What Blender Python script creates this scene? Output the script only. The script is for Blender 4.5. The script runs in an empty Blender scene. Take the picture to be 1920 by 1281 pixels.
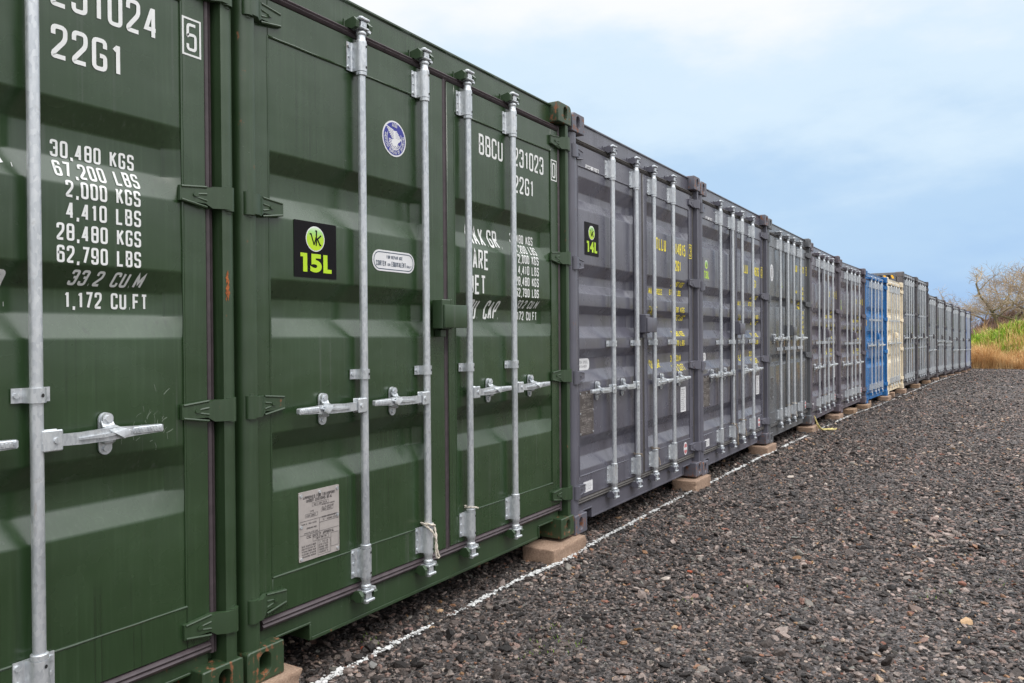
import bpy, bmesh, math, random
from mathutils import Vector, Matrix, noise
random.seed(7)
PI = math.pi
SC = bpy.context.scene
COL = SC.collection

# ------------------------------------------------------------------ camera
cam_d = bpy.data.cameras.new('camera')
cam_d.sensor_width = 36.0
cam_d.lens = 1458.8 / 1920 * 36.0
cam_d.clip_end = 2000
cam_d.clip_start = 0.05
cam = bpy.data.objects.new('camera', cam_d)
COL.objects.link(cam)
CAM = Vector((-1.780, -2.186, 1.2027))
yaw, pit, rol = 1.01438, -0.00607, -0.0080
fw = Vector((math.sin(yaw) * math.cos(pit), math.cos(yaw) * math.cos(pit), math.sin(pit)))
rt = Vector((math.cos(yaw), -math.sin(yaw), 0))
up = rt.cross(fw)
r2 = rt * math.cos(rol) + up * math.sin(rol)
u2 = up * math.cos(rol) - rt * math.sin(rol)
M = Matrix((r2, u2, -fw)).transposed().to_4x4()
M.translation = CAM
cam.matrix_world = M
SC.camera = cam

# ------------------------------------------------------------------ world and sun
SUN_EL, SUN_AZ = math.radians(56), math.radians(196)      # azimuth clockwise from +Y
W = bpy.data.worlds.new('World')
SC.world = W
W.use_nodes = True
nt = W.node_tree
nt.nodes.clear()
def wn(t, **k):
    n = nt.nodes.new(t)
    for a, b in k.items(): setattr(n, a, b)
    return n
wl = nt.links.new
wout = wn('ShaderNodeOutputWorld')
sky = wn('ShaderNodeTexSky', sky_type='NISHITA')
sky.sun_disc = False
sky.sun_elevation = SUN_EL
sky.sun_rotation = SUN_AZ
bg_sky = wn('ShaderNodeBackground'); bg_sky.inputs[1].default_value = 0.10
wl(sky.outputs[0], bg_sky.inputs[0])
tc = wn('ShaderNodeTexCoord')
# cloud layer: pale overcast that thins to clear blue low in the east
nz = wn('ShaderNodeTexNoise'); nz.inputs['Scale'].default_value = 3.4; nz.inputs['Detail'].default_value = 6; nz.inputs['Roughness'].default_value = 0.55
mp = wn('ShaderNodeMapping'); mp.inputs['Scale'].default_value = (1, 1, 2.6)
wl(tc.outputs['Generated'], mp.inputs[0]); wl(mp.outputs[0], nz.inputs[0])
dot = wn('ShaderNodeVectorMath', operation='DOT_PRODUCT')
dirb = Vector((0.62, 0.60, 0.50)).normalized()
dot.inputs[1].default_value = dirb
nrm = wn('ShaderNodeVectorMath', operation='NORMALIZE')
wl(tc.outputs['Generated'], nrm.inputs[0]); wl(nrm.outputs[0], dot.inputs[0])
sep = wn('ShaderNodeSeparateXYZ'); wl(nrm.outputs[0], sep.inputs[0])
mz = wn('ShaderNodeMath', operation='MULTIPLY_ADD'); mz.inputs[1].default_value = 0.80; wl(nz.outputs[0], mz.inputs[0]); mz.inputs[2].default_value = -0.385
# clear fraction driven by elevation and by the direction east (+X)
el = wn('ShaderNodeMapRange'); el.inputs[1].default_value = 0.02; el.inputs[2].default_value = 0.42; el.inputs[3].default_value = 0.0; el.inputs[4].default_value = 1.0
wl(sep.outputs[2], el.inputs[0])
ea = wn('ShaderNodeMapRange'); ea.inputs[1].default_value = 0.99; ea.inputs[2].default_value = 0.20; ea.inputs[3].default_value = 0.0; ea.inputs[4].default_value = 1.05
wl(sep.outputs[0], ea.inputs[0])
mx = wn('ShaderNodeMath', operation='MAXIMUM'); wl(el.outputs[0], mx.inputs[0])
so = wn('ShaderNodeMapRange'); so.inputs[1].default_value = -0.04; so.inputs[2].default_value = -0.28; so.inputs[3].default_value = 0.0; so.inputs[4].default_value = 1.05
wl(sep.outputs[1], so.inputs[0])          # the southern half is one pale sheet of cloud
mx2 = wn('ShaderNodeMath', operation='MAXIMUM'); wl(ea.outputs[0], mx2.inputs[0]); wl(so.outputs[0], mx2.inputs[1])
wl(mx2.outputs[0], mx.inputs[1])
ad = wn('ShaderNodeMath', operation='ADD'); wl(mx.outputs[0], ad.inputs[0]); wl(mz.outputs[0], ad.inputs[1])
cr = wn('ShaderNodeValToRGB')
cr.color_ramp.interpolation = 'EASE'
cr.color_ramp.elements[0].position = 0.0; cr.color_ramp.elements[0].color = (0.335, 0.53, 0.84, 1)
cr.color_ramp.elements[1].position = 1.0; cr.color_ramp.elements[1].color = (0.95, 0.965, 0.985, 1)
e = cr.color_ramp.elements.new(0.38); e.color = (0.47, 0.66, 0.885, 1)
e = cr.color_ramp.elements.new(0.68); e.color = (0.68, 0.83, 0.96, 1)
wl(ad.outputs[0], cr.inputs[0])
bg_cl = wn('ShaderNodeBackground')
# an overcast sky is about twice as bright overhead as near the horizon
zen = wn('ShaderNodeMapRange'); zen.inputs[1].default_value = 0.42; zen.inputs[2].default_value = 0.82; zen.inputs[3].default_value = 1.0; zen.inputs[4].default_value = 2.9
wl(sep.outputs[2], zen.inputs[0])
# unseen southern sky, dimmed near the horizon to darken the door reflections
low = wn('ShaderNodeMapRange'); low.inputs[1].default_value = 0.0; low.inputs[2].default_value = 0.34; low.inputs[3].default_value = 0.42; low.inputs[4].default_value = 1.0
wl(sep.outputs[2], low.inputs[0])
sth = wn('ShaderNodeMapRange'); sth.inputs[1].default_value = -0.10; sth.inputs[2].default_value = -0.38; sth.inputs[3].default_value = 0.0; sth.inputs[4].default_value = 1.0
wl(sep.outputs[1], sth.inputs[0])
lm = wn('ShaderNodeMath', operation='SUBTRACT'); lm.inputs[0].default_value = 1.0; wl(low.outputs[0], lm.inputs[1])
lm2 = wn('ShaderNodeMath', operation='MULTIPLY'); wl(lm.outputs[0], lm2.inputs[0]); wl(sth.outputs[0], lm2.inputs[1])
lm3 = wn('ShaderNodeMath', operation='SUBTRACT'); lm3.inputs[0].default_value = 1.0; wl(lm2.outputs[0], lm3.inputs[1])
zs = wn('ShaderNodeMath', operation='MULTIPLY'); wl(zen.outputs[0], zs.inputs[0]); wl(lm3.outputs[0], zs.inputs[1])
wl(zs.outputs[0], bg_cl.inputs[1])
wl(cr.outputs[0], bg_cl.inputs[0])
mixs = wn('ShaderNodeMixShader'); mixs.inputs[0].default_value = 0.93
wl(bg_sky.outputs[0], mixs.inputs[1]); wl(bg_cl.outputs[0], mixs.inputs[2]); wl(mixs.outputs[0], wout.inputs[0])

sun_d = bpy.data.lights.new('sun', 'SUN')
sun_d.energy = 0.9
sun_d.angle = math.radians(22)
sun_d.color = (1.0, 0.95, 0.87)
sun = bpy.data.objects.new('sun', sun_d)
COL.objects.link(sun)
sd = Vector((math.sin(SUN_AZ) * math.cos(SUN_EL), math.cos(SUN_AZ) * math.cos(SUN_EL), math.sin(SUN_EL)))
sun.rotation_euler = sd.to_track_quat('Z', 'Y').to_euler()
sun.location = (0, -10, 12)

SC.view_settings.view_transform = 'Standard'
SC.view_settings.look = 'None'
SC.view_settings.exposure = 0.12
SC.view_settings.gamma = 1.0
SC.cycles.use_denoising = True
SC.cycles.max_bounces = 6

# ------------------------------------------------------------------ materials
class NT:
    def __init__(s, name):
        s.m = bpy.data.materials.new(name); s.m.use_nodes = True
        s.t = s.m.node_tree; s.b = s.t.nodes['Principled BSDF']
    def n(s, typ, ins=None, **k):
        n = s.t.nodes.new(typ)
        for a, b in k.items(): setattr(n, a, b)
        for a, b in (ins or {}).items():
            if isinstance(b, bpy.types.NodeSocket): s.t.links.new(b, n.inputs[a])
            else: n.inputs[a].default_value = b
        return n
    def link(s, o, i): s.t.links.new(o, i)
    def coords(s, scale=(1, 1, 1), rnd=True):
        tc = s.n('ShaderNodeTexCoord')
        v = tc.outputs['Object']
        if rnd:
            oi = s.n('ShaderNodeObjectInfo')
            v = s.n('ShaderNodeVectorMath', {0: v, 1: oi.outputs['Location']}, operation='ADD').outputs[0]
        return s.n('ShaderNodeMapping', {0: v, 'Scale': scale}).outputs[0]
    def noise(s, vec, scale, detail=3, rough=0.5):
        return s.n('ShaderNodeTexNoise', {'Vector': vec, 'Scale': scale, 'Detail': detail, 'Roughness': rough}).outputs[0]
    def ramp(s, fac, stops):
        r = s.n('ShaderNodeValToRGB', {0: fac})
        el = r.color_ramp.elements
        el[0].position, el[0].color = stops[0][0], (*stops[0][1], 1)
        el[1].position, el[1].color = stops[-1][0], (*stops[-1][1], 1)
        for p, c in stops[1:-1]:
            q = el.new(p); q.color = (*c, 1)
        return r.outputs[0]
    def mapr(s, v, a, b, c, d):
        return s.n('ShaderNodeMapRange', {0: v, 1: a, 2: b, 3: c, 4: d}).outputs[0]
    def mix(s, f, a, b, blend='MIX'):
        n = s.n('ShaderNodeMix', data_type='RGBA', blend_type=blend)
        for i, v in ((0, f), (6, a), (7, b)):
            if isinstance(v, bpy.types.NodeSocket): s.t.links.new(v, n.inputs[i])
            else: n.inputs[i].default_value = v if i == 0 else (*v, 1)
        return n.outputs[2]
    def math(s, op, a, b=0.0):
        return s.n('ShaderNodeMath', {0: a, 1: b}, operation=op).outputs[0]
    def bump(s, h, strength, dist=0.01, nrm=None):
        ins = {'Height': h, 'Strength': strength, 'Distance': dist}
        if nrm: ins['Normal'] = nrm
        return s.n('ShaderNodeBump', ins).outputs[0]
    def set(s, name, v):
        i = s.b.inputs[name]
        if isinstance(v, bpy.types.NodeSocket): s.t.links.new(v, i)
        elif isinstance(v, tuple) and len(v) == 3: i.default_value = (*v, 1)
        else: i.default_value = v

def paint(name, rgb, rough=0.25, rust=0.0, chips=0.35, worn=(0.5, 0.5, 0.5)):
    m = NT(name)
    v = m.coords()
    big = m.noise(v, 1.7, 4, 0.6)
    st = m.noise(m.coords((22, 22, 0.9)), 3.0, 3, 0.6)
    c = m.mix(m.mapr(big, 0.3, 0.7, 0, 1), tuple(x * 0.86 for x in rgb), tuple(x * 1.12 for x in rgb))
    c = m.mix(m.mapr(st, 0.50, 0.78, 0, 0.34), c, tuple(min(1, x * 1.5 + 0.02) for x in rgb))
    # rain-washed drip streaks, pale with dust or dark with grime
    dr = m.noise(m.coords((55, 55, 0.55)), 1.0, 2, 0.5)
    wet = m.noise(v, 2.3, 3, 0.6)
    c = m.mix(m.math('MULTIPLY', m.mapr(dr, 0.62, 0.72, 0, 1), m.mapr(wet, 0.48, 0.62, 0, 0.30)), c, tuple(x * 0.5 + 0.10 for x in rgb))
    c = m.mix(m.math('MULTIPLY', m.mapr(dr, 0.40, 0.30, 0, 1), m.mapr(wet, 0.52, 0.40, 0, 0.45)), c, tuple(x * 0.45 for x in rgb))
    # fine chips and scuffs through to primer
    fine = m.noise(v, 160, 2, 0.5)
    clus = m.noise(v, 4.5, 3, 0.6)
    chip = m.math('MULTIPLY', m.mapr(fine, 0.72, 0.76, 0, 1), m.mapr(clus, 0.56, 0.68, 0, chips))
    c = m.mix(chip, c, worn)
    r = m.mapr(m.noise(v, 3.1, 4, 0.65), 0.3, 0.7, rough - 0.07, rough + 0.10)
    if rust > 0:
        rn = m.noise(v, 26, 5, 0.68)
        rs = m.noise(m.coords((40, 40, 7)), 1.0, 4, 0.6)
        rm = m.mapr(m.math('ADD', m.math('MULTIPLY', rn, 0.6), m.math('MULTIPLY', rs, 0.4)), 0.66 - rust * 0.18, 0.72 - rust * 0.18, 0, 1)
        rc = m.mix(m.noise(v, 60, 3), (0.10, 0.035, 0.014), (0.36, 0.13, 0.045))
        c = m.mix(rm, c, rc)
        r = m.mix(rm, m.n('ShaderNodeCombineXYZ', {0: r, 1: r, 2: r}).outputs[0], (0.85, 0.85, 0.85))
    m.set('Base Color', c); m.set('Roughness', r)
    oil = m.noise(m.coords((1, 1, 1.2)), 3.4, 2, 0.4)
    orange = m.noise(v, 240, 2, 0.5)
    nb = m.bump(oil, 0.16, 0.06)
    nb = m.bump(orange, 0.05, 0.002, nb)
    m.set('Normal', nb)
    m.set('Specular IOR Level', 0.85)
    return m.m

def simple(name, rgb, rough=0.6, var=0.12, scale=12, metal=0.0, bump=0.0, bscale=80):
    m = NT(name)
    v = m.coords()
    f = m.mapr(m.noise(v, scale, 4, 0.6), 0.3, 0.7, 0, 1)
    m.set('Base Color', m.mix(f, tuple(x * (1 - var) for x in rgb), tuple(min(1, x * (1 + var)) for x in rgb)))
    m.set('Roughness', m.mapr(m.noise(v, scale * 0.7, 3), 0.3, 0.7, max(0.05, rough - 0.08), min(1, rough + 0.08)))
    m.set('Metallic', metal)
    if bump: m.set('Normal', m.bump(m.noise(v, bscale, 4, 0.6), bump, 0.004))
    return m.m

def galv(name):
    m = NT(name)
    v = m.coords()
    sp = m.n('ShaderNodeTexVoronoi', {'Vector': m.coords((1, 1, 0.45)), 'Scale': 130.0}).outputs['Color']
    bw = m.n('ShaderNodeRGBToBW', {0: sp}).outputs[0]
    big = m.noise(m.coords((8, 8, 1.3)), 1.6, 4, 0.65)
    f = m.math('ADD', m.math('MULTIPLY', bw, 0.35), m.math('MULTIPLY', big, 0.65))
    c = m.ramp(f, [(0.25, (0.47, 0.50, 0.54)), (0.5, (0.65, 0.68, 0.71)), (0.75, (0.80, 0.82, 0.84))])
    rust = m.mapr(m.noise(m.coords((30, 30, 5)), 1.0, 5, 0.7), 0.62, 0.74, 0, 0.6)
    c = m.mix(rust, c, (0.33, 0.22, 0.13))
    c = m.mix(m.mapr(m.noise(v, 38, 4, 0.7), 0.58, 0.72, 0, 0.35), c, (0.36, 0.35, 0.33))
    m.set('Base Color', c)
    m.set('Metallic', 0.60)
    m.set('Roughness', m.mapr(big, 0.3, 0.7, 0.30, 0.46))
    m.set('Normal', m.bump(m.noise(v, 190, 3), 0.12, 0.002))
    return m.m

def concrete(name, a, b):
    m = NT(name)
    v = m.coords()
    f = m.mapr(m.noise(v, 90, 4, 0.7), 0.35, 0.65, 0, 1)
    c = m.mix(f, a, b)
    sp = m.mapr(m.noise(v, 220, 2), 0.64, 0.70, 0, 0.7)
    c = m.mix(sp, c, (0.08, 0.06, 0.05))
    c = m.mix(m.mapr(m.noise(v, 6, 3), 0.4, 0.7, 0, 0.45), c, tuple(x * 0.6 for x in a))
    m.set('Base Color', c); m.set('Roughness', 0.92)
    m.set('Normal', m.bump(m.noise(v, 130, 5, 0.7), 0.6, 0.006))
    return m.m

MAT = {}
GREEN = (0.026, 0.056, 0.021)
PURP = (0.110, 0.108, 0.136)
def colourset(k, rgb, gask, rust, post=None):
    MAT[k] = paint('paint_' + k, rgb)
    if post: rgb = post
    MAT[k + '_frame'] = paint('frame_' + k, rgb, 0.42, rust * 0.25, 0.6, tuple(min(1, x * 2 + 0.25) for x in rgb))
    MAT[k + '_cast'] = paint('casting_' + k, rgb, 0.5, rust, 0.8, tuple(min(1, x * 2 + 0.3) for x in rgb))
    MAT[k + '_gask'] = simple('rubber_' + k, gask, 0.5, 0.2, 30)
colourset('green', GREEN, (0.070, 0.054, 0.060), 0.68)
colourset('purple', PURP, (0.075, 0.068, 0.064), 0.72)
colourset('slate', (0.105, 0.110, 0.120), (0.06, 0.056, 0.055), 0.5)
colourset('plum', (0.116, 0.100, 0.124), (0.06, 0.05, 0.05), 0.6)
colourset('blue', (0.002, 0.140, 0.40), (0.015, 0.06, 0.16), 0.3)
colourset('cream', (0.92, 0.79, 0.58), (0.22, 0.17, 0.11), 0.25)
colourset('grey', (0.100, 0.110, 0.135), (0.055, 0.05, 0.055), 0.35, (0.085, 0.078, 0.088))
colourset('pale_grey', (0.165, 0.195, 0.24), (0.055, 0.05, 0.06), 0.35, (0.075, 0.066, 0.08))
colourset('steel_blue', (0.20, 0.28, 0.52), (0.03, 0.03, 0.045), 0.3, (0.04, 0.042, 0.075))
MAT['galv'] = galv('galvanised_steel')
MAT['hole'] = simple('painted_hole_shade', (0.02, 0.02, 0.02), 0.8)  # near-black colour standing in for shade inside holes and slots
MAT['white_txt'] = simple('white_lettering_paint', (0.82, 0.83, 0.82), 0.45, 0.06, 30)
MAT['yellow_txt'] = simple('yellow_lettering_paint', (0.92, 0.76, 0.07), 0.45, 0.08, 30)
MAT['black_sign'] = simple('black_vinyl', (0.006, 0.005, 0.007), 0.55, 0.2, 5)
MAT['black_sign'].node_tree.nodes['Principled BSDF'].inputs['Specular IOR Level'].default_value = 0.18
MAT['grey_sign'] = simple('faded_grey_vinyl', (0.17, 0.17, 0.18), 0.35, 0.15, 8)
MAT['lime'] = simple('lime_vinyl', (0.50, 0.74, 0.02), 0.35, 0.05)
MAT['white_vinyl'] = simple('white_vinyl', (0.80, 0.80, 0.82), 0.35, 0.05)
MAT['blue_vinyl'] = simple('blue_vinyl', (0.035, 0.04, 0.30), 0.35, 0.1)
MAT['navy_ink'] = simple('navy_ink', (0.03, 0.06, 0.11), 0.5)
MAT['grey_ink'] = simple('grey_ink', (0.18, 0.18, 0.19), 0.5)
MAT['dark_ink'] = simple('dark_ink', (0.05, 0.045, 0.05), 0.5)
MAT['red_vinyl'] = simple('red_vinyl', (0.55, 0.05, 0.06), 0.4)
MAT['yellow_vinyl'] = simple('yellow_vinyl', (0.75, 0.42, 0.03), 0.4)
MAT['plate'] = simple('aluminium_plate', (0.46, 0.42, 0.40), 0.5, 0.10, 20, 0.15)
MAT['dark_plate'] = simple('dull_bronze_plate', (0.115, 0.10, 0.095), 0.5, 0.25, 30, 0.3)
MAT['concrete'] = concrete('tan_concrete', (0.30, 0.195, 0.135), (0.48, 0.335, 0.245))
MAT['timber'] = concrete('weathered_timber', (0.27, 0.17, 0.105), (0.42, 0.28, 0.18))
MAT['rope'] = simple('cotton_rope', (0.74, 0.67, 0.58), 0.9, 0.25, 300, 0, 0.8, 320)
MAT['dark_rope'] = simple('dirty_rope', (0.34, 0.27, 0.20), 0.9, 0.3, 300, 0, 0.8, 320)
MAT['yellow_rope'] = simple('frayed_yellow_rope', (0.66, 0.56, 0.24), 0.9, 0.25, 200, 0, 0.8, 300)
MAT['inside'] = simple('container_underside', (0.03, 0.03, 0.03), 0.9, 0.3)
# lime disc with a pale upper half, printed on the sign
m = NT('lime_disc_print')
gz = m.n('ShaderNodeSeparateXYZ', {0: m.n('ShaderNodeTexCoord').outputs['Generated']}).outputs[2]
m.set('Base Color', m.ramp(gz, [(0.0, (0.52, 0.74, 0.01)), (0.55, (0.46, 0.72, 0.04)), (0.8, (0.42, 0.75, 0.25)), (1.0, (0.75, 0.88, 0.68))]))
m.set('Roughness', 0.3)
MAT['lime_disc'] = m.m

# ------------------------------------------------------------------ mesh helpers
def sharp(me, ang=35):
    for p in me.polygons: p.use_smooth = True
    me.set_sharp_from_angle(angle=math.radians(ang))
def finish(bm, name, smooth=35, recalc=True):
    if recalc: bmesh.ops.recalc_face_normals(bm, faces=bm.faces)
    me = bpy.data.meshes.new(name)
    bm.to_mesh(me); bm.free()
    if smooth: sharp(me, smooth)
    return me
def link_obj(name, me, parent, mats):
    o = bpy.data.objects.new(name, me)
    COL.objects.link(o)
    if parent is not None: o.parent = parent
    if not isinstance(mats, (list, tuple)): mats = [mats]
    if me is not None:
        while len(me.materials) < len(mats): me.materials.append(None)
        for i, mm in enumerate(mats):
            o.material_slots[i].link = 'OBJECT'
            o.material_slots[i].material = mm
    return o
CACHE = {}
def part(name, key, builder, parent, mats, smooth=35):
    if key is None: me = finish(builder(), name, smooth)
    else:
        if key not in CACHE: CACHE[key] = finish(builder(), name, smooth)
        me = CACHE[key]
    return link_obj(name, me, parent, mats)
def tag(o, label=None, cat=None, group=None, kind=None):
    if label: o['label'] = label
    if cat: o['category'] = cat
    if group: o['group'] = group
    if kind: o['kind'] = kind
    return o
def thing(name, loc, rz=0.0):
    o = bpy.data.objects.new(name, None)
    o.empty_display_size = 0.2
    COL.objects.link(o)
    o.location = loc; o.rotation_euler = (0, 0, rz)
    return o
def mset(faces, mi):
    for f in faces: f.material_index = mi
def box(bm, x0, x1, y0, y1, z0, z1, bev=0.0, seg=1, mi=0):
    r = bmesh.ops.create_cube(bm, size=1.0)
    vs = r['verts']
    for v in vs:
        v.co = Vector(((x0 + x1) / 2 + v.co.x * (x1 - x0), (y0 + y1) / 2 + v.co.y * (y1 - y0), (z0 + z1) / 2 + v.co.z * (z1 - z0)))
    fs = set(f for v in vs for f in v.link_faces)
    if bev > 0:
        es = list(set(e for v in vs for e in v.link_edges))
        rr = bmesh.ops.bevel(bm, geom=es, offset=bev, segments=seg, profile=0.5, affect='EDGES')
        fs = set(rr['faces']) | set(f for f in fs if f.is_valid)
    if mi: mset(fs, mi)
    return fs
def prism(bm, pts, a0, a1, fn, mi=0, close=True):
    """extrude the outline pts between a0 and a1; fn(u, v, a) gives the 3-D point"""
    A = [bm.verts.new(fn(u, v, a0)) for u, v in pts]
    B = [bm.verts.new(fn(u, v, a1)) for u, v in pts]
    n = len(pts); fs = []
    for i in range(n if close else n - 1):
        j = (i + 1) % n
        fs.append(bm.faces.new((A[i], A[j], B[j], B[i])))
    if close:
        fs.append(bm.faces.new(A[::-1])); fs.append(bm.faces.new(B))
    mset(fs, mi)
    return fs
XY = lambda u, v, a: Vector((u, v, a))       # profile in plan, extruded upwards
XZ = lambda u, v, a: Vector((u, a, v))       # outline on the front, extruded in depth
YZ = lambda u, v, a: Vector((a, u, v))       # section, extruded along the width
def lathe(bm, cx, cy, prof, n=16, mi=0, cap=True):
    rings = []
    for r, z in prof:
        rings.append([bm.verts.new((cx + r * math.cos(2 * PI * k / n), cy + r * math.sin(2 * PI * k / n), z)) for k in range(n)])
    fs = []
    for a, b in zip(rings, rings[1:]):
        for k in range(n):
            fs.append(bm.faces.new((a[k], a[(k + 1) % n], b[(k + 1) % n], b[k])))
    if cap:
        fs.append(bm.faces.new(rings[0][::-1])); fs.append(bm.faces.new(rings[-1]))
    mset(fs, mi)
def hexbolt(bm, x, y, z, r=0.009, h=0.007, n=6, mi=0):
    prism(bm, [(x + r * math.cos(2 * PI * k / n), z + r * math.sin(2 * PI * k / n)) for k in range(n)], y - h, y + 0.002, XZ, mi)
def tube(bm, pts, rad, n=8, mi=0):
    pts = [Vector(p) for p in pts]
    rings = []
    up0 = None
    for i, p in enumerate(pts):
        d = (pts[min(i + 1, len(pts) - 1)] - pts[max(i - 1, 0)])
        if d.length < 1e-9: d = Vector((0, 0, 1))
        d.normalize()
        if up0 is None: up0 = Vector((0, 0, 1)) if abs(d.z) < 0.9 else Vector((1, 0, 0))
        a = d.cross(up0)
        if a.length < 1e-6: a = d.cross(Vector((0, 1, 0.3)))
        a.normalize(); b = d.cross(a); up0 = -b if False else a.cross(d)
        r = rad[i] if isinstance(rad, (list, tuple)) else rad
        rings.append([bm.verts.new(p + a * (r * math.cos(2 * PI * k / n)) + b * (r * math.sin(2 * PI * k / n))) for k in range(n)])
    for A, B in zip(rings, rings[1:]):
        for k in range(n):
            f = bm.faces.new((A[k], A[(k + 1) % n], B[(k + 1) % n], B[k])); f.material_index = mi
    for R in (rings[0][::-1], rings[-1]):
        f = bm.faces.new(R); f.material_index = mi
def oval(cx, cz, hw, hh, n=24):
    """upright stadium outline"""
    out = []
    r = min(hw, hh)
    for k in range(n):
        a = 2 * PI * (k + 0.5) / n
        x, z = r * math.cos(a), r * math.sin(a)
        if hh > hw: z += (hh - r) * (1 if z > 0 else -1)
        else: x += (hw - r) * (1 if x > 0 else -1)
        out.append((cx + x, cz + z))
    return out
def rrect(x0, x1, z0, z1, r, seg=4):
    out = []
    for cx, cz, a0 in ((x1 - r, z1 - r, 0), (x0 + r, z1 - r, 90), (x0 + r, z0 + r, 180), (x1 - r, z0 + r, 270)):
        for k in range(seg + 1):
            a = math.radians(a0 + 90 * k / seg)
            out.append((cx + r * math.cos(a), cz + r * math.sin(a)))
    return out

# ------------------------------------------------------------------ stencil lettering
GL = {
 '0': [[(0,0),(0,1),(1,1),(1,0),'c']], '1': [[(.64,0),(.64,1)],[(.18,.80),(.60,.95)]],
 '2': [[(0,.72),(0,1),(1,1),(1,.60),(0,.10),(0,0),(1,0)]],
 '3': [[(0,.76),(0,1),(1,1),(1,.5),(1,0),(0,0),(0,.24)],[(.38,.52),(1,.52)]],
 '4': [[(.74,0),(.74,1)],[(.66,.97),(.04,.27),(1,.27)]], '5': [[(1,1),(0,1),(0,.52),(.1,.58),(1,.62),(1,0),(0,0),(0,.22)]],
 '6': [[(1,.78),(1,1),(0,1),(0,0),(1,0),(1,.58),(0,.58)]], '7': [[(0,1),(1,1),(.3,0)]],
 '8': [[(0,0),(0,1),(1,1),(1,0),'c'],[(0,.52),(1,.52)]], '9': [[(0,.22),(0,0),(1,0),(1,1),(0,1),(0,.42),(1,.42)]],
 'A': [[(0,0),(.5,1),(1,0)],[(.17,.28),(.83,.28)]], 'B': [[(0,0),(0,1),(.94,1),(.94,.53),(0,.53)],[(.5,.53),(1,.53),(1,0),(0,0)]],
 'C': [[(1,.74),(1,1),(0,1),(0,0),(1,0),(1,.26)]], 'D': [[(0,0),(0,1),(1,1),(1,0),'c']],
 'E': [[(1,1),(0,1),(0,0),(1,0)],[(0,.52),(.85,.52)]], 'F': [[(1,1),(0,1),(0,0)],[(0,.52),(.85,.52)]],
 'G': [[(1,.74),(1,1),(0,1),(0,0),(1,0),(1,.46),(.52,.46)]], 'H': [[(0,0),(0,1)],[(1,0),(1,1)],[(0,.52),(1,.52)]],
 'I': [[(.5,0),(.5,1)]], 'J': [[(1,1),(1,0),(0,0),(0,.3)]], 'K': [[(0,0),(0,1)],[(1,1),(.06,.44)],[(.34,.60),(1,0)]],
 'L': [[(0,1),(0,0),(1,0)]], 'M': [[(0,0),(0,1),(.5,.3),(1,1),(1,0)]], 'N': [[(0,0),(0,1),(1,0),(1,1)]],
 'O': [[(0,0),(0,1),(1,1),(1,0),'c']], 'P': [[(0,0),(0,1),(1,1),(1,.46),(0,.46)]],
 'Q': [[(0,0),(0,1),(1,1),(1,0),'c'],[(.6,.25),(1,-.05)]], 'R': [[(0,0),(0,1),(1,1),(1,.5),(0,.5)],[(.45,.5),(1,0)]],
 'S': [[(1,.76),(1,1),(0,1),(0,.53),(1,.47),(1,0),(0,0),(0,.24)]], 'T': [[(0,1),(1,1)],[(.5,1),(.5,0)]],
 'U': [[(0,1),(0,0),(1,0),(1,1)]], 'V': [[(0,1),(.5,0),(1,1)]], 'W': [[(0,1),(.25,0),(.5,.8),(.75,0),(1,1)]],
 'X': [[(0,0),(1,1)],[(0,1),(1,0)]], 'Y': [[(0,1),(.5,.45),(1,1)],[(.5,.45),(.5,0)]], 'Z': [[(0,1),(1,1),(0,0),(1,0)]],
 '.': [[(.3,0),(.7,0)]], ',': [[(.55,.05),(.35,-.20)]], '-': [[(.1,.5),(.9,.5)]],
}
SHARPG = set('147AKMNVWXYZ.,-HITEFL')
LEFTSQ = set('BDPR')
NARROW = {'.': 0.42, ',': 0.42, 'I': 0.45, ' ': 0.75, '1': 0.8, 'M': 1.2, 'W': 1.25}
def rounded(pts, r, closed, xsq=-1e9):
    n = len(pts); out = []
    for i in range(n):
        if pts[i][0] < xsq: out.append(pts[i]); continue
        if not closed and i in (0, n - 1): out.append(pts[i]); continue
        p, a, b = Vector(pts[i]), Vector(pts[i - 1]), Vector(pts[(i + 1) % n])
        da, db = a - p, b - p
        t = min(r, da.length * 0.48, db.length * 0.48)
        if t < 1e-6: out.append(pts[i]); continue
        A, B = p + da.normalized() * t, p + db.normalized() * t
        for k in range(5):
            s = k / 4
            q = A * (1 - s) ** 2 + p * (2 * s * (1 - s)) + B * s ** 2
            out.append((q.x, q.y))
    return out
def strip(bm, pts, t, closed, yf, y_off, mi, step=0.008):
    P = [Vector(p) for p in pts]
    if closed: P.append(P[0].copy())
    Q = [P[0]]
    for a, b in zip(P, P[1:]):
        k = max(1, int((b - a).length / step))
        for i in range(1, k + 1): Q.append(a.lerp(b, i / k))
    n = len(Q); L = []
    for i in range(n):
        if closed:
            d0 = Q[i] - Q[i - 1] if i > 0 else Q[0] - Q[n - 2]
            d1 = Q[i + 1] - Q[i] if i < n - 1 else Q[1] - Q[0]
        else:
            d0 = Q[i] - Q[max(i - 1, 0)]; d1 = Q[min(i + 1, n - 1)] - Q[i]
            if i == 0: d0 = d1
            if i == n - 1: d1 = d0
        d0 = d0.normalized(); d1 = d1.normalized()
        n0, n1 = Vector((-d0.y, d0.x)), Vector((-d1.y, d1.x))
        mm = n0 + n1
        if mm.length < 0.3: mm = n0
        mm.normalize()
        c = max(0.45, mm.dot(n0))
        o = mm * (t / 2 / c)
        pr = []
        for q in (Q[i] + o, Q[i] - o):
            pr.append(bm.verts.new((q.x, yf(q.x, q.y) - y_off, q.y)))
        L.append(pr)
    for a, b in zip(L, L[1:]):
        f = bm.faces.new((a[0], a[1], b[1], b[0])); f.material_index = mi
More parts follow.
